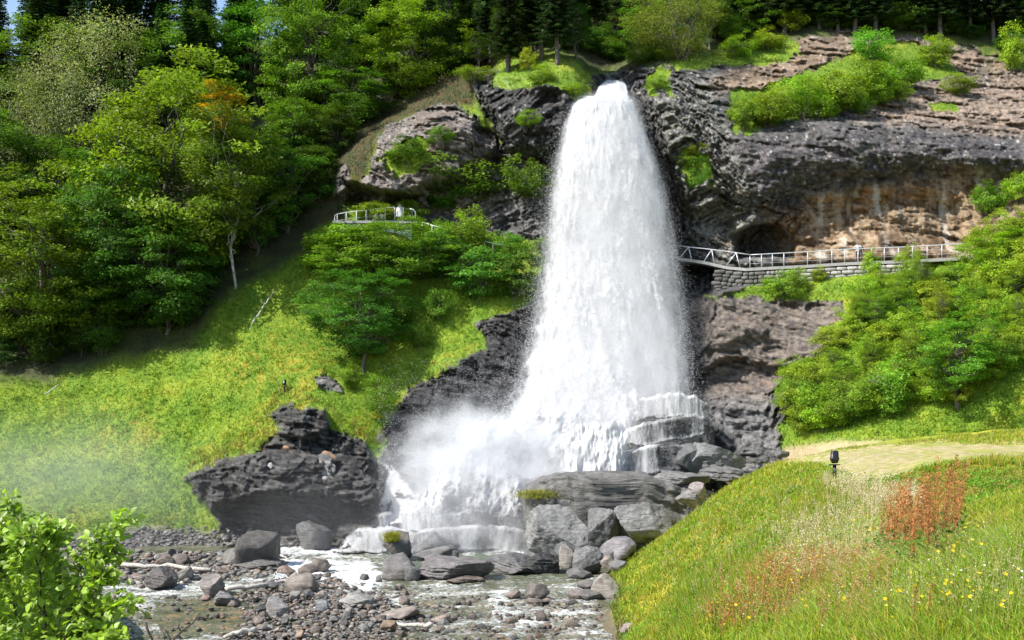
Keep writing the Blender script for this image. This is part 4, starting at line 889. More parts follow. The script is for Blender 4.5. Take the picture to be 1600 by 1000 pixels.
fill_poly([(1150,180),(1330,150),(1420,120),(1440,160),(1330,185),(1180,208)], 16, ['bush'], (30, 45), (40, 60), 'bush', 'small bush filling the gaps on the cliff ledge', 'small bushes on the cliff ledge', [(1.3,1.25,1.),(1.0,1.1,.9)])
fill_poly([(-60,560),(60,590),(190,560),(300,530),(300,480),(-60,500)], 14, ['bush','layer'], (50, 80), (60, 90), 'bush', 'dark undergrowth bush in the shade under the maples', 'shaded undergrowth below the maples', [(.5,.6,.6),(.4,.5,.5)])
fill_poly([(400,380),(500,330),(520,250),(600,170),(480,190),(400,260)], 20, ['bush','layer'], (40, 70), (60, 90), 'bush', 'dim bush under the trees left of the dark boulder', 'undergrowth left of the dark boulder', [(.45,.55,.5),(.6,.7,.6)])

fill_poly([(740,60),(960,50),(990,85),(930,92),(880,78),(800,80),(750,100)], 16, ['bush','layer'], (28, 45), (45, 60), 'bush', 'dim undergrowth bush in the shade behind the mossy cap', 'undergrowth behind the mossy cap', [(.4,.5,.45),(.55,.65,.5)])  # dark tints paint the canopy shade into these bushes
fill_poly([(1090,30),(1250,15),(1450,25),(1640,55),(1640,95),(1480,60),(1380,42),(1250,50),(1110,72)], 34, ['bush','layer'], (26, 45), (45, 70), 'bush', 'dim undergrowth bush at the foot of the spruces above the broad cliff', 'undergrowth above the broad cliff', [(.4,.52,.45),(.6,.72,.55),(.8,.9,.7)])  # shade under the spruces painted into the darker tints
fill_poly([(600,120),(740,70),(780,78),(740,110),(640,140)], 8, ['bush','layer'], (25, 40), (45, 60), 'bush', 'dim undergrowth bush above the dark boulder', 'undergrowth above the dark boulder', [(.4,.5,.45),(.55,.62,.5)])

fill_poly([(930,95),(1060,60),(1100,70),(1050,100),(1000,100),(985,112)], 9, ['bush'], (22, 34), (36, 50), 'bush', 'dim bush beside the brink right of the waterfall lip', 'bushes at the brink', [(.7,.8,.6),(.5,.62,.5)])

for k in range(13):
    px, py = [(1345,520),(1400,500),(1440,470),(1470,520),(1530,500),(1585,470),(1360,600),(1420,590),(1300,600),(1550,560),(1320,640),(1590,540),(1460,600)][k]
    plant('slim', px, py, rng.uniform(62, 95), rng.uniform(34, 50), 'sapling', 'pale leaved sapling standing up out of the thicket below the railing', 'sapling', 'saplings in the thicket', color=(1.9, 1.55, 1.4) if k % 2 else (1.4, 1.35, 1.1), sink=.1, whole=False)

shrub('bush', 1028, 142, 26, 36, 'bush', 'small mossy bush on the rock just right of the waterfall lip', 'bush', color=(1.1, 1.05, .8))
shrub('bush', 1078, 262, 30, 34, 'bush', 'pale small bush in the upper part of the green cleft beside the waterfall', 'bush', color=(1.1, 1.05, .8))
shrub('bush', 890, 150, 22, 34, 'bush', 'grassy tuft bush hanging at the right lip of the mossy cap', 'bush', color=(1.3, 1.2, .7))
# ------------------------------------------------------------------ stones and boulders
import bmesh
def ico(sub):
    bm = bmesh.new(); bmesh.ops.create_icosphere(bm, subdivisions=sub, radius=1)
    V = np.array([v.co[:] for v in bm.verts]); Fc = np.array([[v.index for v in f.verts] for f in bm.faces]); bm.free(); return V, Fc
ICO = {k: ico(k) for k in (1, 2, 4, 5, 6)}
def rock_proto(seed, planes=14, sub=5, rough=.05, strata=0., dip=.3, flat=1., deep=.55):
    rs = np.random.RandomState(seed); V, Fc = ICO[sub]; V = V.copy(); V *= 1.25
    V += .18*np.stack([fbm(V[:, 0]*.9+seed, V[:, 1]*.9, V[:, 2]*.9+i*7, 2) for i in range(3)], 1)
    Nn = unit(rs.normal(size=(planes, 3))); dd = rs.uniform(deep, .98, planes)
    for n_, d_ in zip(Nn, dd):
        ex = np.maximum(0, V@n_-d_); V = V-ex[:, None]*n_*.96
    V -= (V.max(0)+V.min(0))/2; V /= (V.max(0)-V.min(0))/2
    nrm = unit(V)
    V = V+nrm*(rough*fbm(V[:, 0]*2.2+seed, V[:, 1]*2.2, V[:, 2]*2.2, 5, .65)*2.6-rough*.9*np.clip(ridge(V[:, 0]*1.6+seed, V[:, 1]*1.6, V[:, 2]*2.4, 4)-.55, 0, 1)*2)[:, None]
    if strata:
        s = V[:, 2]*math.cos(dip)+V[:, 0]*math.sin(dip)+.10*fbm(V[:, 0]*1.3, V[:, 1]*1.3, V[:, 2]*1.3+seed, 3)
        lay_ = fbm(V[:, 0]*.5, V[:, 1]*.5, s*7+seed, 4, .6)
        V = V+nrm*(strata*lay_)[:, None]*np.array([1, 1, .35])
    V[:, 2] = (V[:, 2]+1)/2                                   # unit: x, y in -1..1, z in 0..1
    return mk('boulder', V, Fc, M['rock'], link=False)
def ledge_proto(seed):
    V, Fc = ICO[6]; V = np.sign(V)*np.abs(V)**.42; V = V/np.abs(V).max(0); nrm = unit(V*np.array([.5, 1, 1])); V = V.copy()
    V[:, 0] *= 6; L_, S_ = V[:, 0], V[:, 2]+.06*V[:, 0]
    lay_ = fbm(L_*.25+seed, V[:, 1]*.3, S_*4.5, 4, .6); cut = fbm(L_*.5+seed, V[:, 1]*.5, S_*.8, 4, .6)
    rows = np.floor(S_*4+.5*cut); st = _g[(rows.astype(int)*31+seed) & 255, 0]
    side = (np.abs(nrm[:, 2]) < .75)
    d = .16*lay_+.30*cut+side*.09*st+.11*fbm(L_*1.6, V[:, 1]*1.6, V[:, 2]*1.6, 5, .6)-.10*np.clip(ridge(L_*.8, V[:, 1]*.8, V[:, 2]*1.2, 4)-.6, 0, 1)*2
    V = V+nrm*d[:, None]*np.array([1.6, 1, .55]); V[:, 2] += .12*fbm(L_*.4+4, V[:, 1]*.4, seed, 3)-.05*np.abs(L_/6)
    V[:, 2] -= .35*np.clip(L_/6-.35, 0, 1)
    V[:, 0] /= 6; V[:, 2] = (V[:, 2]+1)/2; return mk('boulder', V, Fc, M['rock'], link=False)
RK = {'ledge': [ledge_proto(3)], 'ang': [rock_proto(i+1, 9, 4, .05, .05, .4, deep=.45) for i in range(7)], 'round': [rock_proto(i+20, 22, 4, .04, 0, deep=.8) for i in range(6)],
      'slab': [rock_proto(i+40, 12, 6, .055, .15, .18, deep=.62) for i in range(4)], 'big': [rock_proto(i+60, 9, 6, .05, .06, .9, deep=.45) for i in range(5)]}
def stone(kind, px, foot, wpx, hpx, label=None, group=None, Y=None, color=(.2, .19, .18), which=None, rz=None, tilt=(0, 0), depth=.9, name='boulder', lift=0., sinkf=.22):
    ps = RK[kind]; o = ps[rng.integers(len(ps)) if which is None else which].copy(); o.name = name; COL.objects.link(o)
    if Y is None: Y = CZ*F/(foot-HZ)
    m_ = Y/F; w_ = wpx*m_/2; h_ = hpx*m_*(1+sinkf)
    x = (px-800)*m_; z = CZ-(foot-HZ)*m_-h_*sinkf/(1+sinkf)+lift
    o.location = (x, Y+w_*depth*.8, z); o.scale = (w_, w_*depth, h_); o.rotation_euler = (tilt[0], tilt[1], rng.uniform(-.5, .5) if rz is None else rz)
    o.color = tuple(color)+(1,)
    tag(o, label or 'river stone', 'boulder' if name == 'boulder' else 'stone', group); return o
g1 = (.12, .116, .112); g2 = (.155, .15, .145); br = (.155, .125, .105); dkk = (.07, .068, .066); pal = (.215, .195, .175)
# the great ledge at the foot of the fall and the boulders below it
stone('ledge', 962, 862, 292, 118, 'long flat topped rock ledge at the foot of the waterfall above the pale boulders', Y=91.5, color=(.13,.125,.115), which=0, rz=.05, depth=.45, sinkf=.1, tilt=(0, .02))
stone('ledge', 1055, 700, 128, 50, 'upper dark rock step under the side cascade', Y=100.9, color=(.07,.07,.07), rz=.06, depth=.5, sinkf=.3)
stone('ledge', 1030, 752, 150, 60, 'lower dark rock step under the side cascade', Y=99.0, color=(.08,.08,.08), rz=-.08, depth=.45, sinkf=.2)
stone('round', 1085, 738, 62, 44, 'smooth wet rock at the right end of the lower step', Y=97.6, color=(.11,.11,.11), which=1, rz=0)
stone('slab', 1060, 800, 120, 60, 'right end block of the long rock ledge', Y=92, color=(.17,.165,.16), which=2, rz=.2, depth=.8)
stone('big', 866, 868, 104, 76, 'largest pale boulder leaning under the left end of the rock ledge', Y=88.5, color=(.20,.197,.193), which=0, rz=.4, depth=.8, tilt=(.1, .25))
stone('big', 842, 866, 50, 62, 'grey rock face wedged against the left of the largest pale boulder', Y=91, color=(.2,.2,.195), which=1, rz=0, depth=.8)
stone('big', 936, 862, 66, 66, 'wrinkled grey boulder second from the left under the ledge', Y=88.5, color=(.15,.147,.143), which=1, rz=.9, depth=.9)
stone('ang', 972, 830, 36, 30, 'small dark block perched between two big boulders under the ledge', Y=90, color=(.14,.14,.14))
stone('big', 1010, 842, 100, 56, 'broad striped grey boulder third from the left under the ledge', Y=88, color=(.18,.176,.17), which=2, rz=.1, depth=.7)
stone('big', 912, 902, 54, 46, 'rounded striped boulder at the water below the wrinkled one', Y=83.5, color=(.16,.157,.153), which=3, rz=.5)
stone('ang', 975, 876, 62, 34, 'slanting purple grey slab meeting the grass bank', Y=84, color=(.19,.175,.18), which=2, tilt=(0, -.45), rz=.2)
stone('slab', 845, 902, 78, 36, 'black wet boulder with a flat face at the waterline', Y=83.8, color=(.045,.044,.043), which=1, rz=.1, depth=.8)
stone('slab', 800, 902, 88, 32, 'low slanting slab left of the black wet boulder', Y=84, color=g1, which=2, rz=-.2, depth=.9, tilt=(0, .12))
stone('ang', 888, 884, 34, 32, 'brown and white streaked rock beside the black boulder', Y=83.9, color=(.26,.23,.2), which=3)
stone('ang', 884, 868, 36, 20, 'dark rock jammed under the pale boulders', Y=84.8, color=(.1,.1,.1), which=5)
stone('round', 907, 905, 44, 16, 'low smooth stone at the foot of the rounded striped boulder', color=g1)
stone('ang', 952, 880, 26, 20, 'small dark rock in the pile by the grass bank', Y=84, color=(.13,.12,.12)); stone('ang', 968, 892, 34, 14, 'flat grey stone at the lip of the grass bank', Y=80, color=g2)
stone('round', 950, 888, 22, 18, 'pinkish stone in the gap of the pile by the grass bank', Y=83, color=(.28,.23,.21))
stone('round', 990, 745, 74, 30, 'dark domed boulder on top of the ledge', Y=98, color=(.12,.118,.115), which=1, rz=0)
stone('ang', 1046, 744, 24, 14, 'small pointed black rock on top of the ledge', Y=96, color=(.06,.06,.06))
stone('big', 1122, 738, 90, 46, 'grey slab leaning at the right foot of the wet steps', Y=97, color=(.17,.17,.17), which=4, depth=.6)
stone('ang', 1092, 776, 30, 22, 'brownish block at the right end of the ledge by the grass', Y=89, color=(.25,.21,.2)); stone('slab', 1075, 760, 80, 22, 'flat rock plate on the right of the ledge', Y=92, color=(.15,.145,.14), which=3)
stone('slab', 1140, 752, 90, 24, 'layered plate below the cliff beside the grass bank', Y=94, color=(.14,.135,.13), which=2); stone('slab', 1085, 790, 60, 26, 'shelf of rock just above the grass bank crest', Y=89, color=(.2,.19,.18), which=1)
for k in range(26):
    stone('ang', rng.uniform(1120, 1228), 0, rng.uniform(10, 30), 0, 'small angular rock in the rubble where the cliff meets the grass bank', 'rubble at the foot of the low cliff', Y=1).hide_render = False
rub = [o for o in scene.objects if o.get('group') == 'rubble at the foot of the low cliff']
for o in rub:
    px = rng.uniform(1100, 1230); py = rng.uniform(712, 748); Y = 94-(py-712)*.08; m_ = Y/F; s = rng.uniform(8, 20)*m_/2
    o.location = (*ray(px, py, Y)[:2], ray(px, py, Y)[2]-.1); o.scale = (s, s*.8, s*1.0); o.color = tuple(np.array(g1)*rng.uniform(.5, 1.2))+(1,)
# boulders in the pool and rapids
stone('ang', 622, 876, 52, 44, 'square shouldered boulder with a mossy cap in the pool below the fall', color=(0.117,0.109,0.098), which=0, rz=.6, depth=.8)
stone('round', 683, 874, 84, 40, 'smooth humped boulder in the mist behind the mossy capped one', Y=94, color=(0.125,0.125,0.125), which=2, rz=0)
stone('ang', 680, 878, 72, 24, 'jagged low rock in the pool right of the mossy capped boulder', color=(0.156,0.148,0.140), which=1); stone('ang', 708, 877, 16, 20, 'upright splinter of rock at the end of the jagged row', color=(0.156,0.148,0.140), which=4)
stone('ang', 628, 908, 62, 40, 'dark wedge shaped boulder in the middle of the stream', color=(0.156,0.144,0.136), which=3, rz=-.2, depth=.8); stone('ang', 640, 909, 28, 26, 'pointed rock leaning on the wedge shaped boulder', color=(0.148,0.144,0.140), which=4)
stone('ang', 665, 903, 34, 22, 'black jumbled rock beside the wedge shaped boulder', color=(0.062,0.061,0.058), which=5); stone('ang', 690, 893, 30, 16, 'small brown rock behind the long slanting slab', color=br)
stone('slab', 715, 909, 120, 38, 'long slanting slab in the middle of the stream', color=(0.148,0.136,0.136), which=3, rz=.15, depth=.6, tilt=(0, -.05))
stone('slab', 725, 913, 60, 10, 'thin brown stone lying in front of the long slanting slab', color=br, which=1)
stone('ang', 398, 889, 76, 56, 'largest boulder of the left shore with a steep right side', color=(0.094,0.086,0.078), which=6, rz=.3, depth=.8); stone('ang', 362, 886, 40, 28, 'boulder leaning on the left of the largest shore boulder', color=(0.156,0.144,0.133), which=2)
stone('slab', 405, 893, 84, 16, 'flat base rock under the largest shore boulder', color=(0.133,0.125,0.117), which=0)
stone('slab', 247, 922, 52, 34, 'dark squared boulder at the edge of the left shore stones', color=(0.109,0.098,0.094), which=2, rz=.1, depth=.8)
stone('ang', 284, 908, 30, 22, 'pale brown block just right of the dark squared boulder', color=pal); stone('round', 278, 888, 34, 22, 'brown boulder under the long driftwood log', color=br); stone('round', 256, 890, 30, 22, 'round boulder left beside the one under the log', color=br)
stone('ang', 328, 934, 46, 34, 'brown angular boulder where the white chute ends', color=(0.203,0.179,0.164), which=0); stone('slab', 347, 948, 40, 20, 'flat grey boulder with a pale edge below the chute', color=(0.172,0.164,0.156), which=3); stone('ang', 317, 941, 24, 10, 'small red brown stone at the foot of the brown angular boulder', color=(0.218,0.156,0.133))
stone('round', 468, 932, 58, 32, 'large pale tan boulder on the bar of stones', color=(0.211,0.183,0.156), which=3); stone('round', 498, 896, 34, 22, 'brown rounded boulder in the white rapids', color=br); stone('ang', 445, 899, 30, 14, 'reddish stone at the left of the rapids', color=(0.218,0.156,0.125)); stone('round', 480, 898, 30, 14, 'low dark stone touching the brown rounded boulder in the rapids', color=br)
stone('ang', 487, 862, 54, 46, 'misty grey boulder at the far edge of the pool under the promontory', Y=96, color=(0.11,0.107,0.103), which=4, rz=.5)
stone('round', 839, 940, 40, 28, 'round dark boulder alone in the stream at the right', color=(0.148,0.129,0.117), which=0); stone('ang', 801, 937, 26, 15, 'pointed pale brown rock left of the round dark boulder', color=(0.257,0.211,0.179), which=1)
stone('slab', 840, 946, 36, 8, 'flat stone just in front of the round dark boulder', color=(0.187,0.156,0.133)); stone('ang', 904, 936, 30, 14, 'speckled stone nearest the right bank in the stream', color=(0.187,0.156,0.140)); stone('ang', 918, 920, 28, 12, 'low dark stone in the stream under the grass point', color=(0.140,0.125,0.117))
stone('ang', 950, 946, 52, 48, 'weathered pale rock like a stump against the grassy bank', color=(0.281,0.250,0.218), which=5, Y=74.5, depth=.7); stone('slab', 925, 938, 44, 14, 'dark wedge at the foot of the stump like rock', color=(0.109,0.101,0.094))
stone('round', 988, 996, 42, 18, 'smooth pinkish boulder at the bottom against the right bank', color=(0.312,0.257,0.234), Y=62); stone('round', 502, 960, 24, 20, 'bluish grey round stone on the bar', color=(0.195,0.203,0.211)); stone('ang', 432, 965, 42, 32, 'speckled pale boulder in the middle of the stone bar', color=(0.281,0.265,0.250), which=3)
stone('ang', 605, 990, 30, 18, 'orange brown stone at the bottom centre', color=(0.312,0.226,0.156)); stone('ang', 625, 970, 60, 18, 'flat pale stone by the white branch', color=(0.281,0.234,0.203), which=1); stone('ang', 690, 976, 32, 16, 'pale brown stone at the right tip of the white branch', color=(0.328,0.265,0.218))
stone('slab', 560, 953, 60, 22, 'layered grey stone on the right end of the bar', color=(0.234,0.226,0.211)); stone('round', 567, 938, 30, 13, 'brown oval stone at the edge of the bar', color=br)
# many more, the biggest as objects
zones = [([(140,880),(200,868),(330,872),(440,876),(430,905),(300,912),(240,918),(150,915)], 52, (9, 24), 'brownish rounded stone in the heap along the left shore', 'stones heaped on the left shore', .12),
         ([(380,930),(430,910),(520,900),(560,925),(590,945),(600,985),(560,1005),(360,1005),(400,965)], 96, (9, 27), 'rounded stone piled on the bar in the middle of the stream', 'stones of the mid stream bar', .14),
         ([(560,900),(700,925),(940,945),(960,1000),(600,1000),(560,960)], 60, (8, 22), 'low wet stone breaking the surface of the shallow stream', 'stones in the shallow stream', -.02),
         ([(150,930),(400,935),(420,1000),(200,1000)], 16, (10, 26), 'stone in the smooth water at the lower left', 'stones in the lower left water', -.02)]
for poly, n, (a, b), lab, grp, lf in zones:
    poly = np.array(poly, float); x0, y0 = poly.min(0); x1, y1 = poly.max(0); c = 0; got = []
    for _ in range(4000):
        x, y = rng.uniform(x0, x1), rng.uniform(y0, y1)
        if poly_mask(np.array([[x]]), np.array([[y]]), poly, .5)[0, 0] < .5: continue
        s = a+(b-a)*rng.random()**2.2*(.6+.5*(y-860)/140)
        if any(math.hypot(x-u, (y-v)*1.8) < (s+t)*.33 for u, v, t in got): continue
        got.append((x, y, s)); cc = np.array([g1, br, br, pal, (.24,.2,.17), g2, (.26,.18,.13)][rng.integers(7)])*rng.uniform(.75, 1.25)
        stone('round' if rng.random() < .6 else 'ang', x, y, s, s*rng.uniform(.42, .72), lab, grp, color=tuple(cc), name='river_stone', lift=max(-.05, lf*rng.uniform(0, 2)), depth=rng.uniform(.7, 1.1), rz=rng.uniform(0, 3.1), sinkf=.3 if lf > 0 else .8)
        c += 1
        if c >= n: break
def pebbles(poly, n, s0, s1, lift, name='gravel', wet=False):
    poly = np.array(poly, float); x0, y0 = poly.min(0); x1, y1 = poly.max(0)
    x = rng.uniform(x0, x1, n*4); y = rng.uniform(y0, y1, n*4)
    k = poly_mask(x[None], y[None], poly, 6, 14)[0] > rng.random(n*4); x, y = x[k][:n], y[k][:n]; n = len(x)
    Y = CZ*F/(y-HZ); P_ = ray(x, y, Y); P_[:, 2] = lift*rng.uniform(-.2, 1, n)
    return P_, s0+(s1-s0)*rng.random(n)**2.5
def merge_stones(lst, name, label, cols):
    V0, F0 = ICO[2]; VV = []; FF = []; CC = []; b = 0
    shapes = []
    for i in range(8):
        rs = np.random.RandomState(i+5); V = V0.copy()
        for _ in range(8):
            n_ = unit(rs.normal(size=3)); V = V-np.maximum(0, V@n_-rs.uniform(.55, .9))[:, None]*n_
        shapes.append(V)
    for P_, S in lst:
        for p, s in zip(P_, S):
            a = rng.uniform(0, 6.28); V = shapes[rng.integers(8)]*np.array([s, s*rng.uniform(.6, 1), s*rng.uniform(.35, .65)]); ca, sa = math.cos(a), math.sin(a)
            VV.append(np.stack([V[:, 0]*ca-V[:, 1]*sa, V[:, 0]*sa+V[:, 1]*ca, V[:, 2]], 1)+p); FF.append(F0+b); b += len(V)
            CC.append(np.repeat((np.array(cols[rng.integers(len(cols))])*rng.uniform(.7, 1.3))[None], len(V), 0))
    VV = np.concatenate(VV); o = mk(name, VV, np.concatenate(FF), M['ground'], np.concatenate(CC), attrs={'rough': np.full(len(VV), .6), 'rock': np.full(len(VV), .1)})
    return tag(o, label, kind='stuff')
stc = [(.15,.135,.12),(.19,.16,.135),(.25,.22,.19),(.12,.113,.108),(.19,.14,.11),(.17,.165,.158)]
merge_stones([pebbles([(120,868),(330,862),(450,872),(430,900),(300,910),(240,918),(120,915)], 1700, .10, .38, .25), pebbles([(370,935),(430,908),(520,900),(570,925),(610,950),(610,1010),(350,1010),(390,965)], 3200, .06, .26, .28)], 'gravel', 'loose gravel and cobbles on the river bars', stc)
merge_stones([pebbles([(540,905),(700,925),(940,940),(975,1005),(560,1005),(560,960)], 1500, .06, .28, .03), pebbles([(150,930),(420,930),(560,1005),(150,1005)], 350, .06, .25, .02)], 'gravel', 'small wet stones scattered through the shallow water', [tuple(np.array(c)*.75) for c in stc]+[(.2,.15,.11)])
# scree at the toe of the left meadow
x = rng.uniform(-60, 500, 5000); y = rng.uniform(822, 876, 5000); k = (y > 838+10*np.sin(x/60.)+rng.normal(0, 8, 5000)); x, y = x[k], y[k]
merge_stones([(on(x, y), .06+.28*rng.random(len(x))**3)], 'scree', 'grey scree along the toe of the left meadow', [(.10,.095,.09),(.17,.16,.15),(.22,.2,.18),(.14,.13,.125)])
# loose plates lying on the promontory and embedded rocks of the meadow
for (px, py, w_, h_, c_, lab) in [(502, 738, 38, 24, (.25,.24,.235), 'large pale grey plate of rock stuck on the promontory'), (505, 720, 24, 12, (.22,.21,.2), 'smaller grey plate above the large one on the promontory'), (512, 714, 26, 8, (.28,.17,.1), 'rust coloured plate topping the little stack on the promontory'),
     (504, 757, 20, 14, (.27,.27,.265), 'lowest light grey plate on the promontory face'), (420, 730, 10, 8, (.3,.3,.29), 'tiny pale stone on the promontory edge'), (592, 692, 16, 16, (.2,.2,.2), 'grey block at the foot of the grassy ramp'), (412, 694, 16, 7, (.35,.13,.07), 'small red stone in the grass above the promontory'), (450, 703, 20, 6, (.36,.2,.12), 'thin red brown stone under the dark crag')]:
    p = on(px, py); o = stone('slab', px, py, w_, h_, lab, Y=p[1]-.12, color=c_, which=rng.integers(4), depth=.22, tilt=(-.25, .35))

# ------------------------------------------------------------------ driftwood
def log(pts, r0, r1, name, label, mat='drift', branches=()):
    rs = np.random.RandomState(len(label)); pts = np.array(pts, float)
    def res(p, n): 
        t = np.linspace(0, 1, len(p)); T_ = np.linspace(0, 1, n); q_ = np.stack([np.interp(T_, t, p[:, i]) for i in range(3)], 1); q_[1:-1] += rs.normal(size=(n-2, 3))*r0*.35; return q_
    paths = [(res(pts, 14), np.linspace(r0, r1, 14)*rs.uniform(.85, 1.12, 14))]
    for b_ in branches: paths.append((res(np.array(b_, float), 7), np.linspace(r1*.7, r1*.2, 7)))
    V, Q = tubes(paths, 8); return tag(mk(name, V, Q, M[mat]), label, 'log' if r0 > .05 else 'branch')
wp = lambda px, py, z=.3: tuple(ray(px, py, (CZ-z)*F/(py-HZ)))
log([wp(160, 882, .5), wp(220, 884, .6), wp(270, 884, .6), wp(330, 890, .5)], .16, .13, 'driftwood_log', 'long pale driftwood log lying on the left shore stones', branches=[[wp(172,884,.6), wp(150,874,1.1)], [wp(172,884,.6), wp(188,894,.3)]])
log([wp(352, 921, .45), wp(400, 917, .5), wp(440, 909, .5), wp(466, 905, .55)], .17, .11, 'driftwood_log', 'bare driftwood log slanting above the stone bar')
log([wp(616, 974, .4), wp(650, 977, .4), wp(676, 976, .45)], .10, .13, 'driftwood_log', 'short bleached branch in the shallow water at the bottom centre')
log([wp(350, 996, .3), wp(375, 987, .5), wp(398, 984, .45)], .10, .2, 'driftwood_log', 'weathered brown root end lying at the bottom of the stone bar')
log([wp(418, 866, .3), wp(440, 868, .3), wp(452, 874, .2)], .09, .05, 'driftwood_log', 'thin dark branch behind the largest shore boulder')
a = on(396, 510)+np.array([0, -.5, .3]); b_ = on(430, 468)+np.array([0, -.8, .9]); log([a, (a+b_)/2, b_], .09, .04, 'fallen_branch', 'bare pale branch lying on the meadow below the birch', branches=[[a, a+np.array([-.4, 0, -.7])], [(a+b_)/2, b_+np.array([-1.4, 0, -.9])]])
a = on(72, 619)+np.array([0, -.4, .2]); b_ = on(92, 607)+np.array([0, -.5, .4]); log([a, b_], .06, .04, 'fallen_branch', 'short pale stick on the left meadow')
# ------------------------------------------------------------------ walkway, wall, railings
def path3(pts): return np.array([ray(*p) for p in pts])
def resample(P_, step):
    d = np.r_[0, np.cumsum(np.linalg.norm(np.diff(P_, axis=0), axis=1))]; n = max(2, int(round(d[-1]/step))+1); t = np.linspace(0, d[-1], n)
    return np.stack([np.interp(t, d, P_[:, i]) for i in range(3)], 1)
# deck edge (seen line of the deck) from the fall to the thicket
deckpix = [(1058,402,117.2),(1100,408,116.6),(1135,416,116.0),(1165,419,115.4),(1200,417,115.2),(1260,414,115.0),(1320,410,114.6),(1400,407,114.0),(1480,403,113.2),(1560,398,112.4)]
DP = path3(deckpix); DR = resample(DP, .6)
tan = unit(np.gradient(DR, axis=0)*np.array([1, 1, 0])); nrm_ = np.stack([-tan[:, 1], tan[:, 0], 0*tan[:, 0]], 1)      # away from the viewer
def ribbon(L0, L1, th, mat, name):
    n = len(L0); V = np.concatenate([L0, L1, L1-[0, 0, th], L0-[0, 0, th]]); i = np.arange(n-1); Q = []
    for a, b_ in ((0, 1), (1, 2), (2, 3), (3, 0)): Q.append(np.stack([a*n+i, a*n+i+1, b_*n+i+1, b_*n+i], -1))
    Q.append(np.array([[0, n, 2*n, 3*n], [n-1, 4*n-1, 3*n-1, 2*n-1]])); return mk(name, V, np.concatenate(Q), mat, smooth=False)
tag(ribbon(DR+nrm_*-.12, DR+nrm_*4.2, .28, M['concrete'], 'walkway'), 'grey concrete walkway running behind the waterfall along the cliff', 'walkway')
# dry stone wall beneath the deck
def mat_wall():
    m, nt, out = newmat('dry_stone'); b = N(nt, 'ShaderNodeBsdfPrincipled', Roughness=.85); nt.links.new(b.outputs[0], out.inputs[0])
    at = N(nt, 'ShaderNodeVertexColor', layer_name='Col'); geo = N(nt, 'ShaderNodeNewGeometry'); n = noise(nt, geo.outputs['Position'], 5, 6, .7)
    nt.links.new(mixc(nt, 1., at.outputs[0], ramp(nt, n, [(.3, .55), (.65, 1.3)]), 'MULTIPLY'), b.inputs['Base Color'])
    bp = N(nt, 'ShaderNodeBump', Strength=.6, Distance=.08); nt.links.new(n, bp.inputs['Height']); nt.links.new(bp.outputs[0], b.inputs['Normal']); return m
M['wall'] = mat_wall()
WR = resample(path3([(1118,419,115.9),(1165,424,115.2),(1200,422,115.0),(1260,419,114.8),(1320,415,114.4),(1440,410,113.6)]), .08)
wl = np.r_[0, np.cumsum(np.linalg.norm(np.diff(WR, axis=0), axis=1))]; Lw = wl[-1]; VV, FF, CC = [], [], []; b = 0; V0, F0 = ICO[2]
z = 0.; row = 0
wtan = unit(np.gradient(WR, axis=0)*np.array([1, 1, 0]))
while z < 3.0:
    h = rng.uniform(.24, .44); s = rng.uniform(-.4, 0)
    while s < Lw:
        w_ = rng.uniform(.35, 1.15); c = np.clip(s+w_/2, 0, Lw); p = np.array([np.interp(c, wl, WR[:, i]) for i in range(3)]); t_ = np.array([np.interp(c, wl, wtan[:, i]) for i in range(3)]); n_ = np.array([-t_[1], t_[0], 0])
        cube = np.sign(V0)*np.abs(V0)**.38; cube = cube/np.abs(cube).max(0); cube = cube+.07*rng.normal(size=cube.shape)*0+.10*np.stack([fbm(V0[:,0]*1.5+s, V0[:,1]*1.5+z*3, V0[:,2]*1.5+k*5, 2) for k in range(3)], 1)
        v = cube*np.array([w_*.49, .32, h*.5]); ct = p+np.array([0, 0, -z-h/2-.12])-n_*(.08*rng.random()-z*.06)
        VV.append(ct+v[:, :1]*t_+v[:, 1:2]*n_+v[:, 2:]*np.array([0, 0, 1])); FF.append(F0+b); b += len(V0)
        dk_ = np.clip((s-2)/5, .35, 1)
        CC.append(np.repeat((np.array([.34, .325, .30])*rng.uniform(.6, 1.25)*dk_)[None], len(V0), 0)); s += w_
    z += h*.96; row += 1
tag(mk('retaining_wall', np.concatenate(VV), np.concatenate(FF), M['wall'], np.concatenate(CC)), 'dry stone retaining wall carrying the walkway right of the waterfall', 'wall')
def railing(tops, hgt, name, label, lean=None, r=.045, mids=2, posts=True, posty=None):
    """tops: 3D points of the hand rail; each also gets a post"""
    root = empty(name, tops[len(tops)//2]-np.array([0, 0, hgt])); o0 = np.array(root.location); tag(root, label, 'railing')
    V, Q = tubes([(tops-o0, np.full(len(tops), r))], 6); t = mk('hand_rail', V, Q, M['steel']); t.parent = root
    for k, p in enumerate(tops):
        foot = p-np.array([0, 0, hgt]) if lean is None else p+lean[k]
        V, Q = tubes([(np.array([p, foot])-o0, np.array([r*.9, r*.9]))], 6); q_ = mk('post', V, Q, M['steel']); q_.parent = root
    for j in range(mids):
        f = (j+1)/(mids+1); V, Q = tubes([(tops-np.array([0, 0, hgt*f])-o0, np.full(len(tops), .012))], 4); q_ = mk('wire', V, Q, M['steel']); q_.parent = root
    return root
# right railing: upright posts from the bend to the thicket
rt = [(1172,398),(1190,396),(1207,394),(1225,393),(1262,391),(1282,389.5),(1300,388),(1320,387),(1341,386),(1362,385),(1382,385),(1404,384),(1426,383),(1449,382),(1472,381),(1497,380),(1520,379),(1545,377)]
Yd = lambda px: np.interp(px, [p[0] for p in deckpix], [p[2] for p in deckpix]); Zd = lambda px: np.interp(px, [p[0] for p in deckpix], [ray(*p)[2] for p in deckpix])
tops = np.array([[(x-800)*Yd(x)/F, Yd(x)+.05, Zd(x)+1.22] for x, y in rt]); railing(tops, 1.25, 'railing', 'white steel railing with upright posts along the cliff walkway')
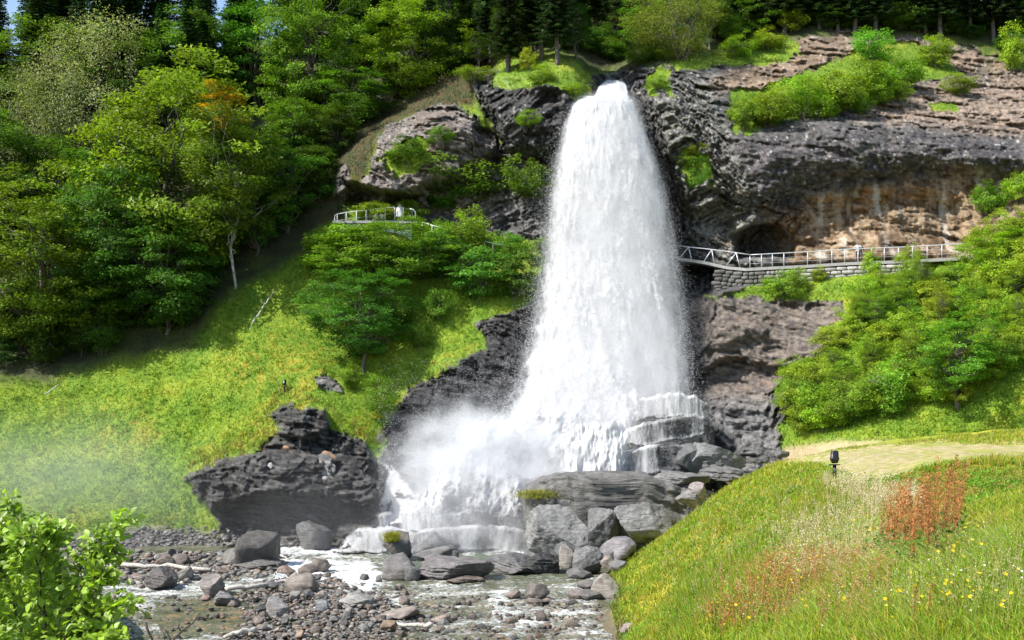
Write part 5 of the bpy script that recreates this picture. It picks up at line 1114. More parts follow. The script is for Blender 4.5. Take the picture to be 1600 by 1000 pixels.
# left leaning section next to the fall
root = empty('railing', (DP[1][0], DP[1][1], DP[1][2])); o0 = np.array(root.location); tag(root, 'white steel railing with slanting braces beside the falling water', 'railing')
lp = [(1060,384),(1076,386),(1112,390),(1150,395),(1172,398)]; tp = np.array([[(x-800)*Yd(x)/F, Yd(x)-.05, ray(x, y, Yd(x))[2]] for x, y in lp])
V, Q = tubes([(tp-o0, np.full(5, .05))], 6); h_ = mk('hand_rail', V, Q, M['steel']); h_.parent = root
for (a, fx, fy) in [(1, 1081, 408), (1, 1060, 405), (2, 1116, 413), (2, 1098, 411), (3, 1156, 418), (3, 1135, 415)]:
    ft = np.array([(fx-800)*Yd(fx)/F, Yd(fx)-.05, ray(fx, fy, Yd(fx))[2]]); V, Q = tubes([(np.array([tp[a], ft])-o0, np.array([.05, .045]))], 6); q_ = mk('post' if fx > 1100 and a == 3 or fx in (1081, 1116) else 'brace', V, Q, M['steel']); q_.parent = root
# platform at the left
PYd = 124.
pt = [(523,337),(527,334.5),(541,332),(557,330),(572,328.5),(587,326.5),(602,325),(617,324)]
tops = path3([(x, y, PYd) for x, y in pt]); railing(tops, 1.3, 'railing', 'white steel railing around the left viewing platform', mids=1)
flo = [(520,344,PYd),(560,345,PYd),(620,345,PYd),(652,346,PYd)]; FL = path3(flo); FL[:, 2] = ray(600, 345, PYd)[2]
tag(ribbon(FL-np.array([0, .2, 0]), FL+np.array([0, 3.2, 0]), .25, M['concrete'], 'viewing_platform'), 'concrete viewing platform hidden in bushes left of the waterfall', 'platform')
tag(mk('platform_base', *boxes([((FL[0][0]*.5+FL[-1][0]*.5, PYd+1.7, FL[0][2]-2.3), (3.6, 1.2, 2.0), 0)]), M['rock'], smooth=False), 'stone footing under the left viewing platform', 'footing')
# stair gate with looped rails
root = empty('stair_railing', path3([(636, 345, PYd)])[0]); o0 = np.array(root.location); tag(root, 'looped white stair railing at the right end of the viewing platform', 'railing')
for k, (x0, y0, x1, y1) in enumerate([(617,345,631,324),(631,324,631,345),(631,344,643,336),(637,345,637,341)]): pass
for k, (pp, dy) in enumerate([([(630,345),(630,324),(617,324)], 0), ([(649,346),(649,331),(645,327),(640,326)], 0), ([(644,346),(644,328),(631,325)], .8), ([(641,345),(641,336),(638,334)], .6), ([(637,345),(637,340),(634,339)], .9)]):
    P_ = np.array([ray(x, y, PYd+dy) for x, y in pp]); V, Q = tubes([(P_-o0, np.full(len(P_), .045))], 6); q_ = mk('post' if k < 3 else 'loop_rail', V, Q, M['steel']); q_.parent = root
# sloping hand rails down towards the fall
for pts_, lab in [([(660,347,124),(675,352,123.5),(693,357,123)], 'white sloping handrail just right of the platform'), ([(757,377,122),(770,380,121.8),(787,383,121.5)], 'short white handrail above the layered bushes near the waterfall')]:
    railing(path3(pts_), .9, 'handrail', lab, mids=0, r=.05)
# ------------------------------------------------------------------ floodlights
def floodlight(px, py, hpx, label, Y=None, two=False, pos=None, rz=0):
    p = (on(px, py) if pos is None else np.array(pos)); m_ = p[1]/F; H = hpx*m_
    root = empty('floodlight', p-np.array([0, 0, .05]), rz, H); tag(root, label, 'floodlight')
    V, Q = tubes([(np.array([[0, 0, -.1], [0, 0, .46]]), np.array([.07, .07]))], 8); a = mk('post', V, Q, M['black']); a.parent = root
    a = mk('mounting_plate', *boxes([((0, 0, .47), (.19, .1, .018), 0)]), M['black'], smooth=False); a.parent = root
    for s in ((-.13, .13) if two else (0,)):
        # housing: rounded box with a waist
        th = np.linspace(0, 2*math.pi, 24, endpoint=False); prof = [(.0, .0), (.10, .0), (.135, .06), (.165, .16), (.165, .20), (.145, .21), (.14, .40), (.11, .455), (0, .46)]
        k = .62 if two else 1.; Vh = []; 
        for r_, z_ in prof:
            c_, s_ = np.cos(th), np.sin(th); sq = (np.abs(c_)**4+np.abs(s_)**4)**-.25
            Vh.append(np.stack([r_*sq*c_*k+s, r_*sq*s_*.75*k, np.full(24, .53+z_*1.02)], 1))
        Vh = np.concatenate(Vh); i = np.arange(24); Qh = np.concatenate([np.stack([r0*24+i, r0*24+(i+1) % 24, (r0+1)*24+(i+1) % 24, (r0+1)*24+i], -1) for r0 in range(len(prof)-1)])
        a = mk('lamp_head', Vh, Qh, M['black']); a.parent = root
    return root
lp_ = ray(1304, 746, 53); lz = bank_z(np.array([lp_[0]]), np.array([53.]))[0]
# put the lamp exactly where the bank surface crosses the line of sight
ys = np.linspace(40, 70, 400); rr = ray(np.full(400, 1304.), np.full(400, 748.), ys); kz = np.argmax(rr[:, 2] < bank_z(rr[:, 0], rr[:, 1])); lp_ = rr[kz]
lp_[2] += .12
floodlight(0, 0, 42, 'black floodlight on a short post at the edge of the gravel path', pos=lp_)
floodlight(443, 611, 20, 'small grey floodlight standing alone on the left meadow', rz=1.2)
floodlight(1276, 576, 27, 'black twin headed floodlight at the edge of the thicket by the rock slope', two=True)
# stump
p = on(1369, 632); root = empty('tree_stump', p-np.array([0, 1.2, .1]), 0, 50/20.*p[1]/F*20); root.scale = (p[1]/F*44,)*3; tag(root, 'weathered stump with a knotty head among the bushes', 'stump')
rs = np.random.RandomState(4); pth = [(np.array([[0, 0, -.2], [.0, 0, .3], [-.02, 0, .6], [0, 0, .75]]), np.array([.17, .13, .15, .2]))]+[limb((0, 0, .55), (math.cos(a)*.42, math.sin(a)*.3, .85+.2*math.sin(a*3)), .12, .05, rs, 5, .1) for a in np.linspace(0, 6, 7)]
V, Q = tubes(pth, 8); a = mk('trunk', V, Q, M['bark']); a.parent = root
V0, F0 = ICO[4]; kn = V0*np.array([.34, .26, .26])*(1+.35*fbm(V0[:, 0]*2, V0[:, 1]*2, V0[:, 2]*2, 4))[:, None]+np.array([0, 0, .85]); a = mk('knotty_head', kn, F0, M['bark']); a.parent = root

# ------------------------------------------------------------------ people
skin_m = mat_plain('skin', (.50, .30, .21), .5)
def cloth(name, c): return mat_plain(name, c, .8)
def person(pos, label, top, legs, pose='stand', facing=0, poncho=None, hair=(.05, .035, .025), cap=None):
    root = empty('person', pos, facing); tag(root, label, 'person')
    crouch = pose == 'sit'
    J = {'pelvis': (0, 0, .95), 'waist': (0, 0, 1.10), 'chest': (0, .0, 1.34), 'neck': (0, 0, 1.49), 'head': (0, -.01, 1.60), 'crown': (0, 0, 1.71)}
    for s, n in ((-1, 'l'), (1, 'r')):
        J[n+'hip'] = (.10*s, 0, .90); J[n+'knee'] = (.11*s, -.02, .49); J[n+'ank'] = (.12*s, .02, .09); J[n+'toe'] = (.13*s, -.15, .04)
        J[n+'sho'] = (.19*s, 0, 1.41)
        if pose in ('photo',) or (pose == 'photo1' and s > 0): J[n+'elb'] = (.29*s, -.18, 1.26); J[n+'wri'] = (.10*s, -.30, 1.55); J[n+'hand'] = (.06*s, -.31, 1.62)
        else: J[n+'elb'] = (.25*s, .02, 1.14); J[n+'wri'] = (.22*s, -.14, .95); J[n+'hand'] = (.20*s, -.18, .87)
    if crouch:
        for k_ in list(J):
            x, y, z = J[k_]
            if z > .85 and 'hip' not in k_ and k_ != 'pelvis': J[k_] = (x, y-.05*(z-.9), z-.48)
        J['pelvis'] = (0, 0, .47); J['lhip'] = (-.1, 0, .44); J['rhip'] = (.1, 0, .44); J['lknee'] = (-.14, -.42, .50); J['rknee'] = (.14, -.42, .50); J['lank'] = (-.14, -.40, .09); J['rank'] = (.14, -.40, .09); J['ltoe'] = (-.14, -.56, .04); J['rtoe'] = (.14, -.56, .04)
    rad = {'pelvis': .135, 'waist': .12, 'chest': .15, 'neck': .055, 'head': .095, 'crown': .07, 'hip': .095, 'knee': .06, 'ank': .04, 'toe': .035, 'sho': .065, 'elb': .045, 'wri': .03, 'hand': .035}
    E = [('pelvis', 'waist'), ('waist', 'chest'), ('chest', 'neck'), ('neck', 'head'), ('head', 'crown')]
    for n in 'lr': E += [('pelvis', n+'hip'), (n+'hip', n+'knee'), (n+'knee', n+'ank'), (n+'ank', n+'toe'), ('chest', n+'sho'), (n+'sho', n+'elb'), (n+'elb', n+'wri'), (n+'wri', n+'hand')]
    names = list(J); me = bpy.data.meshes.new('body'); me.from_pydata([J[n] for n in names], [(names.index(a), names.index(b)) for a, b in E], [])
    body = bpy.data.objects.new('body', me); COL.objects.link(body); sm = body.modifiers.new('s', 'SKIN'); sub = body.modifiers.new('u', 'SUBSURF'); sub.levels = sub.render_levels = 2
    bm = bmesh.new(); bm.from_mesh(me); lay = bm.verts.layers.skin.verify()
    for v, n in zip(bm.verts, names):
        r_ = rad.get(n, rad.get(n[1:], .05)); v[lay].radius = (r_, r_*(.75 if n in ('chest', 'waist', 'pelvis') else 1)); v[lay].use_root = n == 'pelvis'
    bm.to_mesh(me); bm.free(); body.parent = root
    bpy.context.view_layer.update(); dg = bpy.context.evaluated_depsgraph_get(); ev = body.evaluated_get(dg); m2 = bpy.data.meshes.new_from_object(ev); m2.name = 'body'
    body.modifiers.clear(); body.data = m2; m2.materials.clear(); m2.materials.append(skin_m)
    for mt in (cloth('top_cloth', top), cloth('trouser_cloth', legs), mat_plain('shoe', (.03, .03, .03), .6)): m2.materials.append(mt)
    zc = J['chest'][2]; zp = J['pelvis'][2]
    for f in m2.polygons:
        c = f.center; f.use_smooth = True
        if c.z < .10: f.material_index = 3
        elif c.z < zp+.02: f.material_index = 2
        elif c.z < J['neck'][2]-.02: f.material_index = 1
        if any((c-Vector(J[n+'hand'])).length < .08 for n in 'lr'): f.material_index = 0
    V0, F0 = ICO[4]; hd = np.array(J['head'])+np.array([0, .015, .045]); hv = V0*np.array([.103, .115, .105]); keep = F0[(V0[F0].mean(1)[:, 2] > -.15) & (V0[F0].mean(1)[:, 1] > -.75+V0[F0].mean(1)[:, 2]*-.1) | (V0[F0].mean(1)[:, 2] > .45)]
    h_ = mk('hair' if cap is None else 'cap', hv+hd, keep, mat_plain('hair', cap or hair, .7)); h_.parent = root
    if poncho:
        th = np.linspace(0, 2*math.pi, 32, endpoint=False); pf = [(.07, 1.50), (.14, 1.46), (.24, 1.40), (.28, 1.2), (.30, .95), (.31, .7), (.33, .45)]; Vh = np.concatenate([np.stack([r_*np.cos(th)*(1+.06*np.sin(th*7+i_)), r_*.72*np.sin(th)*(1+.06*np.sin(th*5+i_)), np.full(32, z_)], 1) for i_, (r_, z_) in enumerate(pf)]); i = np.arange(32)
        c_ = mk('rain_poncho', Vh, np.concatenate([np.stack([a*32+i, a*32+(i+1) % 32, (a+1)*32+(i+1) % 32, (a+1)*32+i], -1) for a in range(len(pf)-1)]), cloth('poncho_cloth', poncho)); c_.parent = root
        hv = V0*np.array([.13, .135, .135])+np.array(J['head'])+np.array([0, .01, .02]); keep = F0[(V0[F0].mean(1)[:, 1] > -.62)]; c_ = mk('hood', hv, keep, cloth('hood_cloth', poncho)); c_.parent = root
    return root
fz = FL[0][2]
def onplat(px, dy): Y = PYd+dy; return np.array([(px-800)*Y/F, Y, fz])
person(onplat(624, .35), 'person in a long white hooded rain poncho standing at the platform corner', (.75, .75, .76), (.3, .3, .32), 'photo1', poncho=(.78, .78, .8))
person(onplat(576, .8), 'person in a dark blue top with raised arms photographing the waterfall', (.04, .05, .13), (.35, .33, .3), 'photo')
person(onplat(586.5, .5)-np.array([0, 0, .35]), 'person in white crouching low behind the platform railing', (.7, .7, .7), (.3, .3, .3), 'sit', hair=(.25, .18, .1))
person(onplat(596.5, .6)-np.array([0, 0, .25]), 'small person in a white top between the two others by the railing', (.72, .72, .7), (.2, .2, .25), 'sit')
person(onplat(615.5, 1.3)-np.array([0, 0, .0]), 'person half hidden behind the one in the white poncho', (.35, .1, .08), (.08, .08, .1), 'stand')
zx = lambda px, dy: np.array([(px-800)*(Yd(px)+dy)/F, Yd(px)+dy, Zd(px)+.0])
wp1 = person(zx(1340, .35), 'person in a white top at the cliff walkway railing holding up a camera', (.75, .75, .75), (.03, .03, .04), 'photo', hair=(.04, .03, .03))
wp1.scale = (1.07,)*3
wp2 = person(zx(1345, .9), 'dark clothed person close behind the one in the white top on the walkway', (.05, .05, .055), (.03, .03, .04), 'stand')

wp2.scale = (1.04,)*3
# ------------------------------------------------------------------ grass, weeds and flowers
def bank_at(px, py, n=260):
    px = np.atleast_1d(px).astype(float); py = np.atleast_1d(py).astype(float); t = np.geomspace(9, 96, n)
    hit = np.full(len(px), np.nan); prev = None
    for i, Y in enumerate(t):
        p = ray(px, py, np.full(len(px), Y)); d = p[:, 2]-bank_z(p[:, 0], p[:, 1])
        if prev is not None:
            k = np.isnan(hit) & (d < 0); f = prev/(prev-d+1e-9); hit[k] = (t[i-1]+(Y-t[i-1])*np.clip(f, 0, 1))[k]
        prev = d
    ok = ~np.isnan(hit); Yh = np.where(ok, hit, 50); p = ray(px, py, Yh); p[:, 2] = bank_z(p[:, 0], p[:, 1]); return p, ok
def blades(P_, h, w_, col, name, label, lean=.35, two=True, nrmdir=None, curl=.5):
    n = len(P_); a = rng.uniform(0, 6.283, n); d = np.stack([np.cos(a), np.sin(a), 0*a], 1)
    # width axis mostly across the view so that a blade does not vanish edge-on from any side: random azimuth
    b_ = rng.uniform(0, 6.283, n); s = np.stack([np.cos(b_), np.sin(b_), 0*b_], 1)*(w_*.5)[:, None]
    ln = (rng.rayleigh(lean, n)*h)[:, None]*d; wind = np.array([.10, -.03, 0])*h[:, None]
    up = np.array([0, 0, 1.])*h[:, None]
    if two:
        V = np.stack([P_-s, P_+s, P_+up*.55+ln*.35+wind*.3+s*.75, P_+up*.55+ln*.35+wind*.3-s*.75, P_+up*(1-.25*rng.random(n)[:, None])+ln*(1+curl)+wind], 1).reshape(-1, 3)
        i = np.arange(n)[:, None]*5; Fq = np.concatenate([i, i+1, i+2, i+3], 1); Ft = np.concatenate([i+3, i+2, i+4], 1); k = 5; Fc = [Fq, Ft]
    else:
        V = np.stack([P_-s, P_+s, P_+up+ln+wind], 1).reshape(-1, 3); Fc = [np.arange(3*n).reshape(-1, 3)]; k = 3
    C = np.repeat(col[:, None], k, 1); C[:, :2] *= .85; return tag(mk(name, V, Fc, M['grass'], C.reshape(-1, 3), smooth=False), label, kind='stuff')
# near bank
def zone_w(px, py, poly, soft=20): return poly_mask(px[None], py[None], poly, soft, 14)[0]
def bank_blades(n, y0, y1, near):
    Yr = rng.uniform(0, 1, n*2)
    Y = (y0**-.6+(y1**-.6-y0**-.6)*Yr)**(-1/.6)
    xmin = np.interp(Y, [12, 15, 20, 30, 40, 50, 60, 70, 88], [.4, .6, .8, 1.6, 2.6, 4.2, 5.2, 5.6, 6]); xmax = Y*.46+2.
    x = xmin+(xmax-xmin)*rng.random(len(Y)); z = bank_z(x, Y); k = z > .12; x, Y, z = x[k][:n], Y[k][:n], z[k][:n]
    P_ = np.stack([x, Y, z], 1); c, path, worn = bank_colour(x, Y, z)
    px, py = proj(x, Y, z); n = len(x)
    kill = rng.random(n) < np.clip(path*1.02, 0, 1); P_, c, path, worn, px, py = [a[~kill] for a in (P_, c, path, worn, px, py)]; n = len(px)
    nm = fbm(P_[:, 0]*.5, P_[:, 1]*.5, 3.3, 3)
    h = rng.uniform(.13, .33, n)*(1+.8*nm); 
    tall = zone_w(px, py, [(1040,1040),(1060,900),(1350,880),(1640,840),(1640,1040)], 30); h = h*(1+.75*tall)
    h = np.where(worn > .4, rng.uniform(.03, .09, n), h); h = h*(1-.8*path)
    c = c*rng.uniform(.75, 1.45, n)[:, None]
    lush = rng.random(n) < .30+.35*tall; c[lush] = np.array([.22, .36, .03])*rng.uniform(.7, 1.3, lush.sum())[:, None]
    straw = rng.random(n) < .07+.10*np.clip(nm*2, 0, 1); c[straw] = np.array([.44, .36, .15])*rng.uniform(.7, 1.2, straw.sum())[:, None]
    w_ = np.clip(P_[:, 1]*.00085, .008, .06)*rng.uniform(.7, 1.5, n)
    return P_, h, w_, c
P_, h, w_, c = bank_blades(190000, 11, 36, True); blades(P_, h, w_, c, 'grass', 'long meadow grass on the near bank', .38)
P_, h, w_, c = bank_blades(260000, 34, 88, False); blades(P_, h, w_*1.25, c, 'grass', 'thick grass over the far part of the near bank', .4, two=False)
# near left mound
n = 60000; x = rng.uniform(-22, -6, n); y = rng.uniform(18, 46, n); z = left_z(x, y); px, py = proj(x, y, z); k = (z > 1) & (px > -40) & (px < 200); x, y, z = x[k], y[k], z[k]; n = len(x)
blades(np.stack([x, y, z], 1), rng.uniform(.2, .5, n), np.full(n, .03), np.array([.20, .30, .02])*rng.uniform(.7, 1.4, (n, 1)), 'grass', 'fresh grass on the mound at the near left edge', .35, two=False)
# hillside meadows
n = 420000; i = rng.integers(0, nv-1, n); j = rng.integers(0, nu-1, n)
fi, fj = rng.random(n)[:, None], rng.random(n)[:, None]
Pm = (P1[i, j]*(1-fi)+P1[i+1, j]*fi)*(1-fj)+(P1[i, j+1]*(1-fi)+P1[i+1, j+1]*fi)*fj; cm = colr[i, j]; pxm, pym = PX[i, j], PY[i, j]
k = (rock[i, j] < .45) & (shore[i, j] < .35) & (fl[i, j] < .4) & (pxm > -30) & (pxm < 1630) & (pym > 40) & (pym < 850) & ((wood[i, j] < .6) | (rng.random(n) < .25))
k &= ~((pxm > 1240) & (pym > 745))
i0, j0 = i[k], j[k]; Pm, cm = Pm[k], cm[k]; pxm, pym = pxm[k], pym[k]; n = len(Pm)
rimA = zone_w(pxm, pym, [(280,745),(330,735),(410,700),(440,660),(425,650),(450,625),(510,635),(530,660),(600,690),(620,660),(560,690),(520,640),(440,600),(390,680),(300,715)], 8)
h = rng.uniform(.12, .38, n)*(1+.5*fbm(Pm[:, 0]*.4, Pm[:, 1]*.4, Pm[:, 2]*.4, 3))*(1+1.0*rimA); 
cm = cm*rng.uniform(.88, 1.32, n)[:, None]*1.2; cm = mix(cm, cm*np.array([1.25, 1.15, .9]), rng.random(n)*.6)
dryk = (rimA > .4) & (rng.random(n) < .5); cm[dryk] = np.array([.36, .24, .08])*rng.uniform(.6, 1.2, dryk.sum())[:, None]
blades(Pm, h, rng.uniform(.045, .10, n), cm, 'grass', 'meadow grass and herbs on the slopes beside the waterfall', .5, two=False)
# leafy herbs: small rosettes of broad leaves
def herbs(P_, size, col, name, label, per=7, hfac=.6):
    n = len(P_); idx = np.repeat(np.arange(n), per); m_ = len(idx); s = size[idx]
    C = P_[idx]+np.stack([rng.normal(size=m_)*s*.55, rng.normal(size=m_)*s*.55, np.abs(rng.normal(size=m_))*s*hfac+.02], 1)
    V = leaf_quads(C, unit(np.array([0, -.15, 1.])+rng.normal(size=(m_, 3))*.5), 1., np.random.RandomState(3)); V = (V.reshape(m_, 4, 3)-C[:, None])*(s*.55)[:, None, None]+C[:, None]
    return tag(mk(name, V.reshape(-1, 3), np.arange(4*m_).reshape(-1, 4), M['grass'], np.repeat(col[idx]*rng.uniform(.7, 1.3, (m_, 1)), 4, 0), smooth=False), label, kind='stuff')
bare = (wood[i0, j0] > .3) | (knoll[i0, j0] > .4)
k = rng.random(len(Pm)) < .035+.10*(fbm(Pm[:, 0]*.35+9, Pm[:, 1]*.35, Pm[:, 2]*.35, 3) > .12); k &= ~bare; herbs(Pm[k], rng.uniform(.14, .4, k.sum()), np.array([.12, .23, .02])*rng.uniform(.8, 1.35, (k.sum(), 1)), 'herbs', 'broad leaved herbs dotted over the meadow')
k = (rng.random(len(Pm)) < .004) & ~bare; herbs(Pm[k], np.full(k.sum(), .10), np.array([.62, .42, .03])*rng.uniform(.8, 1.2, (k.sum(), 1)), 'flowers', 'tiny yellow flowers over the slopes', 4, 3.)
PB, hb, wb, cb = bank_blades(26000, 13, 80, True); k = fbm(PB[:, 0]*.5, PB[:, 1]*.5, 8.8, 3) > .0; herbs(PB[k], np.clip(PB[k, 1]*.0045, .07, .30), np.array([.12, .27, .02])*rng.uniform(.7, 1.4, (k.sum(), 1)), 'herbs', 'leafy herbs among the grass of the near bank')
# flower heads
def in_poly(poly, n):
    poly = np.array(poly, float); x0, y0 = poly.min(0); x1, y1 = poly.max(0); x = rng.uniform(x0, x1, n*6); y = rng.uniform(y0, y1, n*6)
    k = poly_mask(x[None], y[None], poly, 10, 10)[0] > rng.random(n*6)*.9+.05; x, y = x[k][:n], y[k][:n]; p, ok = bank_at(x, y); return p[ok]
def flowers(P_, r_, up, col, name, label):
    n = len(P_); c = P_+np.stack([0*r_, 0*r_, up], 1); nn = unit(np.array([0, -.5, .8])+rng.normal(size=(n, 3))*.3); t = unit(np.cross(nn, rng.normal(size=(n, 3)))); s = np.cross(nn, t); V = []; 
    for k in range(5):
        a = 6.283*k/5; d = t*math.cos(a)+s*math.sin(a); e = t*math.cos(a+1.57)+s*math.sin(a+1.57); V += [c, c+(d*.7+e*.4)*r_[:, None]+nn*r_[:, None]*.2, c+d*r_[:, None]*1.05+nn*r_[:, None]*.35, c+(d*.7-e*.4)*r_[:, None]+nn*r_[:, None]*.2]
    V = np.stack(V, 1).reshape(-1, 3); return tag(mk(name, V, np.arange(len(V)).reshape(-1, 4), M['grass'], np.repeat(col, 20, 0), smooth=False), label, kind='stuff')
fp = in_poly([(1060,960),(1140,950),(1180,1000),(1060,1000)], 26); flowers(fp, rng.uniform(.03, .06, len(fp)), rng.uniform(.2, .4, len(fp)), np.tile([.85, .62, .02], (len(fp), 1)), 'buttercups', 'yellow flowers at the bottom edge of the bank')
fp = np.concatenate([in_poly([(1050,780),(1600,860),(1600,1000),(1100,1000),(1000,900)], 220), in_poly([(1400,640),(1600,560),(1600,680),(1450,690)], 2)]); flowers(fp, rng.uniform(.018, .035, len(fp)), rng.uniform(.25, .5, len(fp)), np.tile([.85, .62, .02], (len(fp), 1)), 'buttercups', 'yellow flowers scattered over the bank')
fp = in_poly([(1500,815),(1600,810),(1600,870),(1530,855)], 420); flowers(fp, rng.uniform(.02, .04, len(fp)), rng.uniform(.03, .12, len(fp)), np.tile([.8, .8, .74], (len(fp), 1)), 'clover_flowers', 'white clover patch on the right lawn')
fp = in_poly([(1050,940),(1600,900),(1600,1000),(1050,1000)], 60); flowers(fp, rng.uniform(.012, .02, len(fp)), rng.uniform(.2, .5, len(fp)), np.tile([.8, .78, .72], (len(fp), 1)), 'white_flowers', 'small white flowers in the near grass')
# seeding stalks: thin stem with a plume of small flecks along the top part
def stalks(P_, H, top, nf, fs, colf, cols, thick, spreadf=.06):
    n = len(P_); lean = rng.normal(size=(n, 2))*.10*H[:, None]+np.array([.06, 0])*H[:, None]; tip = P_+np.stack([lean[:, 0], lean[:, 1], H], 1)
    b_ = rng.uniform(0, 6.283, n); s = np.stack([np.cos(b_), np.sin(b_), 0*b_], 1)*thick[:, None]*.5
    V = [np.stack([P_-s, P_+s, tip], 1).reshape(-1, 3)]; C = [np.repeat(cols, 3, 0)]
    idx = np.repeat(np.arange(n), nf); m_ = len(idx); f = 1-top*rng.random(m_)**1.1; c = P_[idx]+(tip-P_)[idx]*f[:, None]+rng.normal(size=(m_, 3))*(spreadf*H[idx]*(1.15-f)**.5)[:, None]
    a = unit(rng.normal(size=(m_, 3))); b2 = unit(np.cross(a, rng.normal(size=(m_, 3)))); sz = (fs[idx]*rng.uniform(.6, 1.4, m_))[:, None]
    V.append(np.stack([c+a*sz, c-a*sz*.7+b2*sz*.6, c-a*sz*.7-b2*sz*.6], 1).reshape(-1, 3)); C.append(np.repeat(colf[idx]*rng.uniform(.7, 1.3, (m_, 1)), 3, 0))
    V = np.concatenate(V); return V, np.concatenate(C)
def put_stalks(P_, H, top, nf, fs, colf, cols, thick, name, label, spreadf=.06, stuff=True):
    V, C = stalks(P_, H, top, nf, fs, colf, cols, thick, spreadf); o = mk(name, V, np.arange(len(V)).reshape(-1, 3), M['grass'], C, smooth=False)
    return tag(o, label, kind='stuff') if stuff else tag(o, label, 'plant')
def cc(c, n, v=.3): return np.array(c)*rng.uniform(1-v, 1+v, (n, 1))
p = np.concatenate([in_poly([(1275,752),(1330,762),(1400,775),(1440,785),(1440,830),(1370,800),(1290,775)], 700), in_poly([(1200,880),(1240,850),(1330,850),(1400,830),(1440,860),(1400,920),(1290,930),(1220,920)], 700), in_poly([(1180,850),(1300,800),(1380,790),(1400,830),(1250,860)], 350), in_poly([(1050,790),(1300,760),(1640,900),(1640,1000),(1100,1000),(1000,880)], 1500)])
n = len(p); put_stalks(p, rng.uniform(.45, .8, n), .42, 12, np.clip(p[:, 1]*.0005, .006, .02), cc((.62, .52, .36), n), cc((.50, .44, .22), n), np.clip(p[:, 1]*.0004, .004, .02), 'seeding_grass', 'pale feathery seeding grass on the hump of the bank', .10)
p = np.concatenate([in_poly([(1075,960),(1130,920),(1180,890),(1260,880),(1390,890),(1400,930),(1300,960),(1120,1000)], 600), in_poly([(1120,900),(1380,880),(1360,1000),(1080,1000)], 500)])
n = len(p); put_stalks(p, rng.uniform(.4, .75, n), .55, 20, np.clip(p[:, 1]*.0006, .008, .02), cc((.48, .20, .09), n), cc((.38, .22, .08), n), np.clip(p[:, 1]*.0004, .005, .02), 'sorrel', 'reddish sorrel stalks in the foreground grass', .045)
# the tall dock clump
p = in_poly([(1372,870),(1400,850),(1470,840),(1500,850),(1495,885),(1440,905),(1380,900)], 110); n = len(p)
H = rng.uniform(.7, 1.75, n); put_stalks(p, H, .55, 130, np.full(n, .019), cc((.46, .20, .075), n, .35), cc((.30, .15, .06), n), np.full(n, .018), 'dock_clump', 'tall rust red dock clump standing above the grass at the right', .035, stuff=False)
pl = p[rng.integers(0, n, 420)]+rng.normal(size=(420, 3))*[.12, .12, 0]; pl[:, 2] += rng.uniform(.05, .6, 420)
herbs(pl, rng.uniform(.12, .3, 420), cc((.10, .20, .03), 420), 'dock_leaves', 'green leaves around the foot of the dock clump', 3, .3)
for (x, y, hh, lab) in [(1388, 985, .95, 'single tall dry dock stalk in the foreground, the leftmost of three'), (1428, 995, .7, 'thin dry dock stalk right of the leftmost tall one'), (1442, 998, .75, 'dry dock stalk furthest right of the three in front'), (1278, 999, .5, 'short reddish dock stalk at the bottom edge left of the three tall ones')]:
    q_, ok = bank_at([x], [y]); V, C = stalks(q_, np.array([hh]), .75, 260, np.array([.012]), cc((.36, .19, .08), 1), cc((.25, .14, .07), 1), np.array([.012]), .03)
    tag(mk('dock_stalk', V, np.arange(len(V)).reshape(-1, 3), M['grass'], C, smooth=False), lab, 'plant')
# moss caps on rocks
for (px, py, Y, w_, lab) in [(612, 835, 90.6, 16, 'yellow moss on the mossy capped boulder'), (838, 768, 90.9, 46, 'grass tuft on the left end of the long rock ledge')]:
    n = 900; q_ = ray(px+rng.normal(0, w_*.35, n), np.full(n, py)+rng.uniform(-2, 10, n), np.full(n, Y)+rng.uniform(-.5, .8, n)); blades(q_-[0, 0, .1], rng.uniform(.15, .4, n), np.full(n, .06), cc((.30, .30, .04), n), 'moss', lab, .6, two=False)

# ------------------------------------------------------------------ near shrub at the lower left, leaf by leaf
YS = 11.; root = empty('shrub', tuple(ray(60, 1090, YS))); o0 = np.array(root.location); tag(root, 'bright green shrub with shining leaves close in front at the lower left corner', 'shrub')
stems = [([(60,1090),(100,1000),(120,900),(150,850),(196,812)], 0), ([(60,1090),(70,980),(60,880),(40,830),(12,786)], .3), ([(60,1090),(120,1010),(150,965),(178,950),(205,942)], -.3), ([(60,1090),(30,1000),(20,920),(-10,860)], .5), ([(60,1090),(85,990),(95,900),(85,850),(100,830)], .6),
         ([(60,1090),(0,1010),(-20,950),(-60,900)], -.2), ([(110,930),(135,895),(165,868),(180,858)], .1), ([(70,960),(35,905),(25,860),(48,832)], -.4), ([(60,1090),(110,1030),(150,1010),(185,1000)], -.5), ([(90,960),(130,935),(150,905),(165,905)], -.2), ([(60,1090),(40,1040),(-10,1000)], -.7), ([(60,880),(75,850),(70,826)], .2), ([(60,1090),(120,1040),(150,1020),(172,1000)], .2), ([(90,1040),(120,1000),(140,985),(160,975)], .3), ([(60,1090),(100,1020),(125,985),(140,950)], .1), ([(20,920),(-5,880),(-5,820)], 0)]
paths = []; LC = []; LN = []; LT = []
rs = np.random.RandomState(12)
def px2(p, Y): return ray(p[0], p[1], Y)-o0
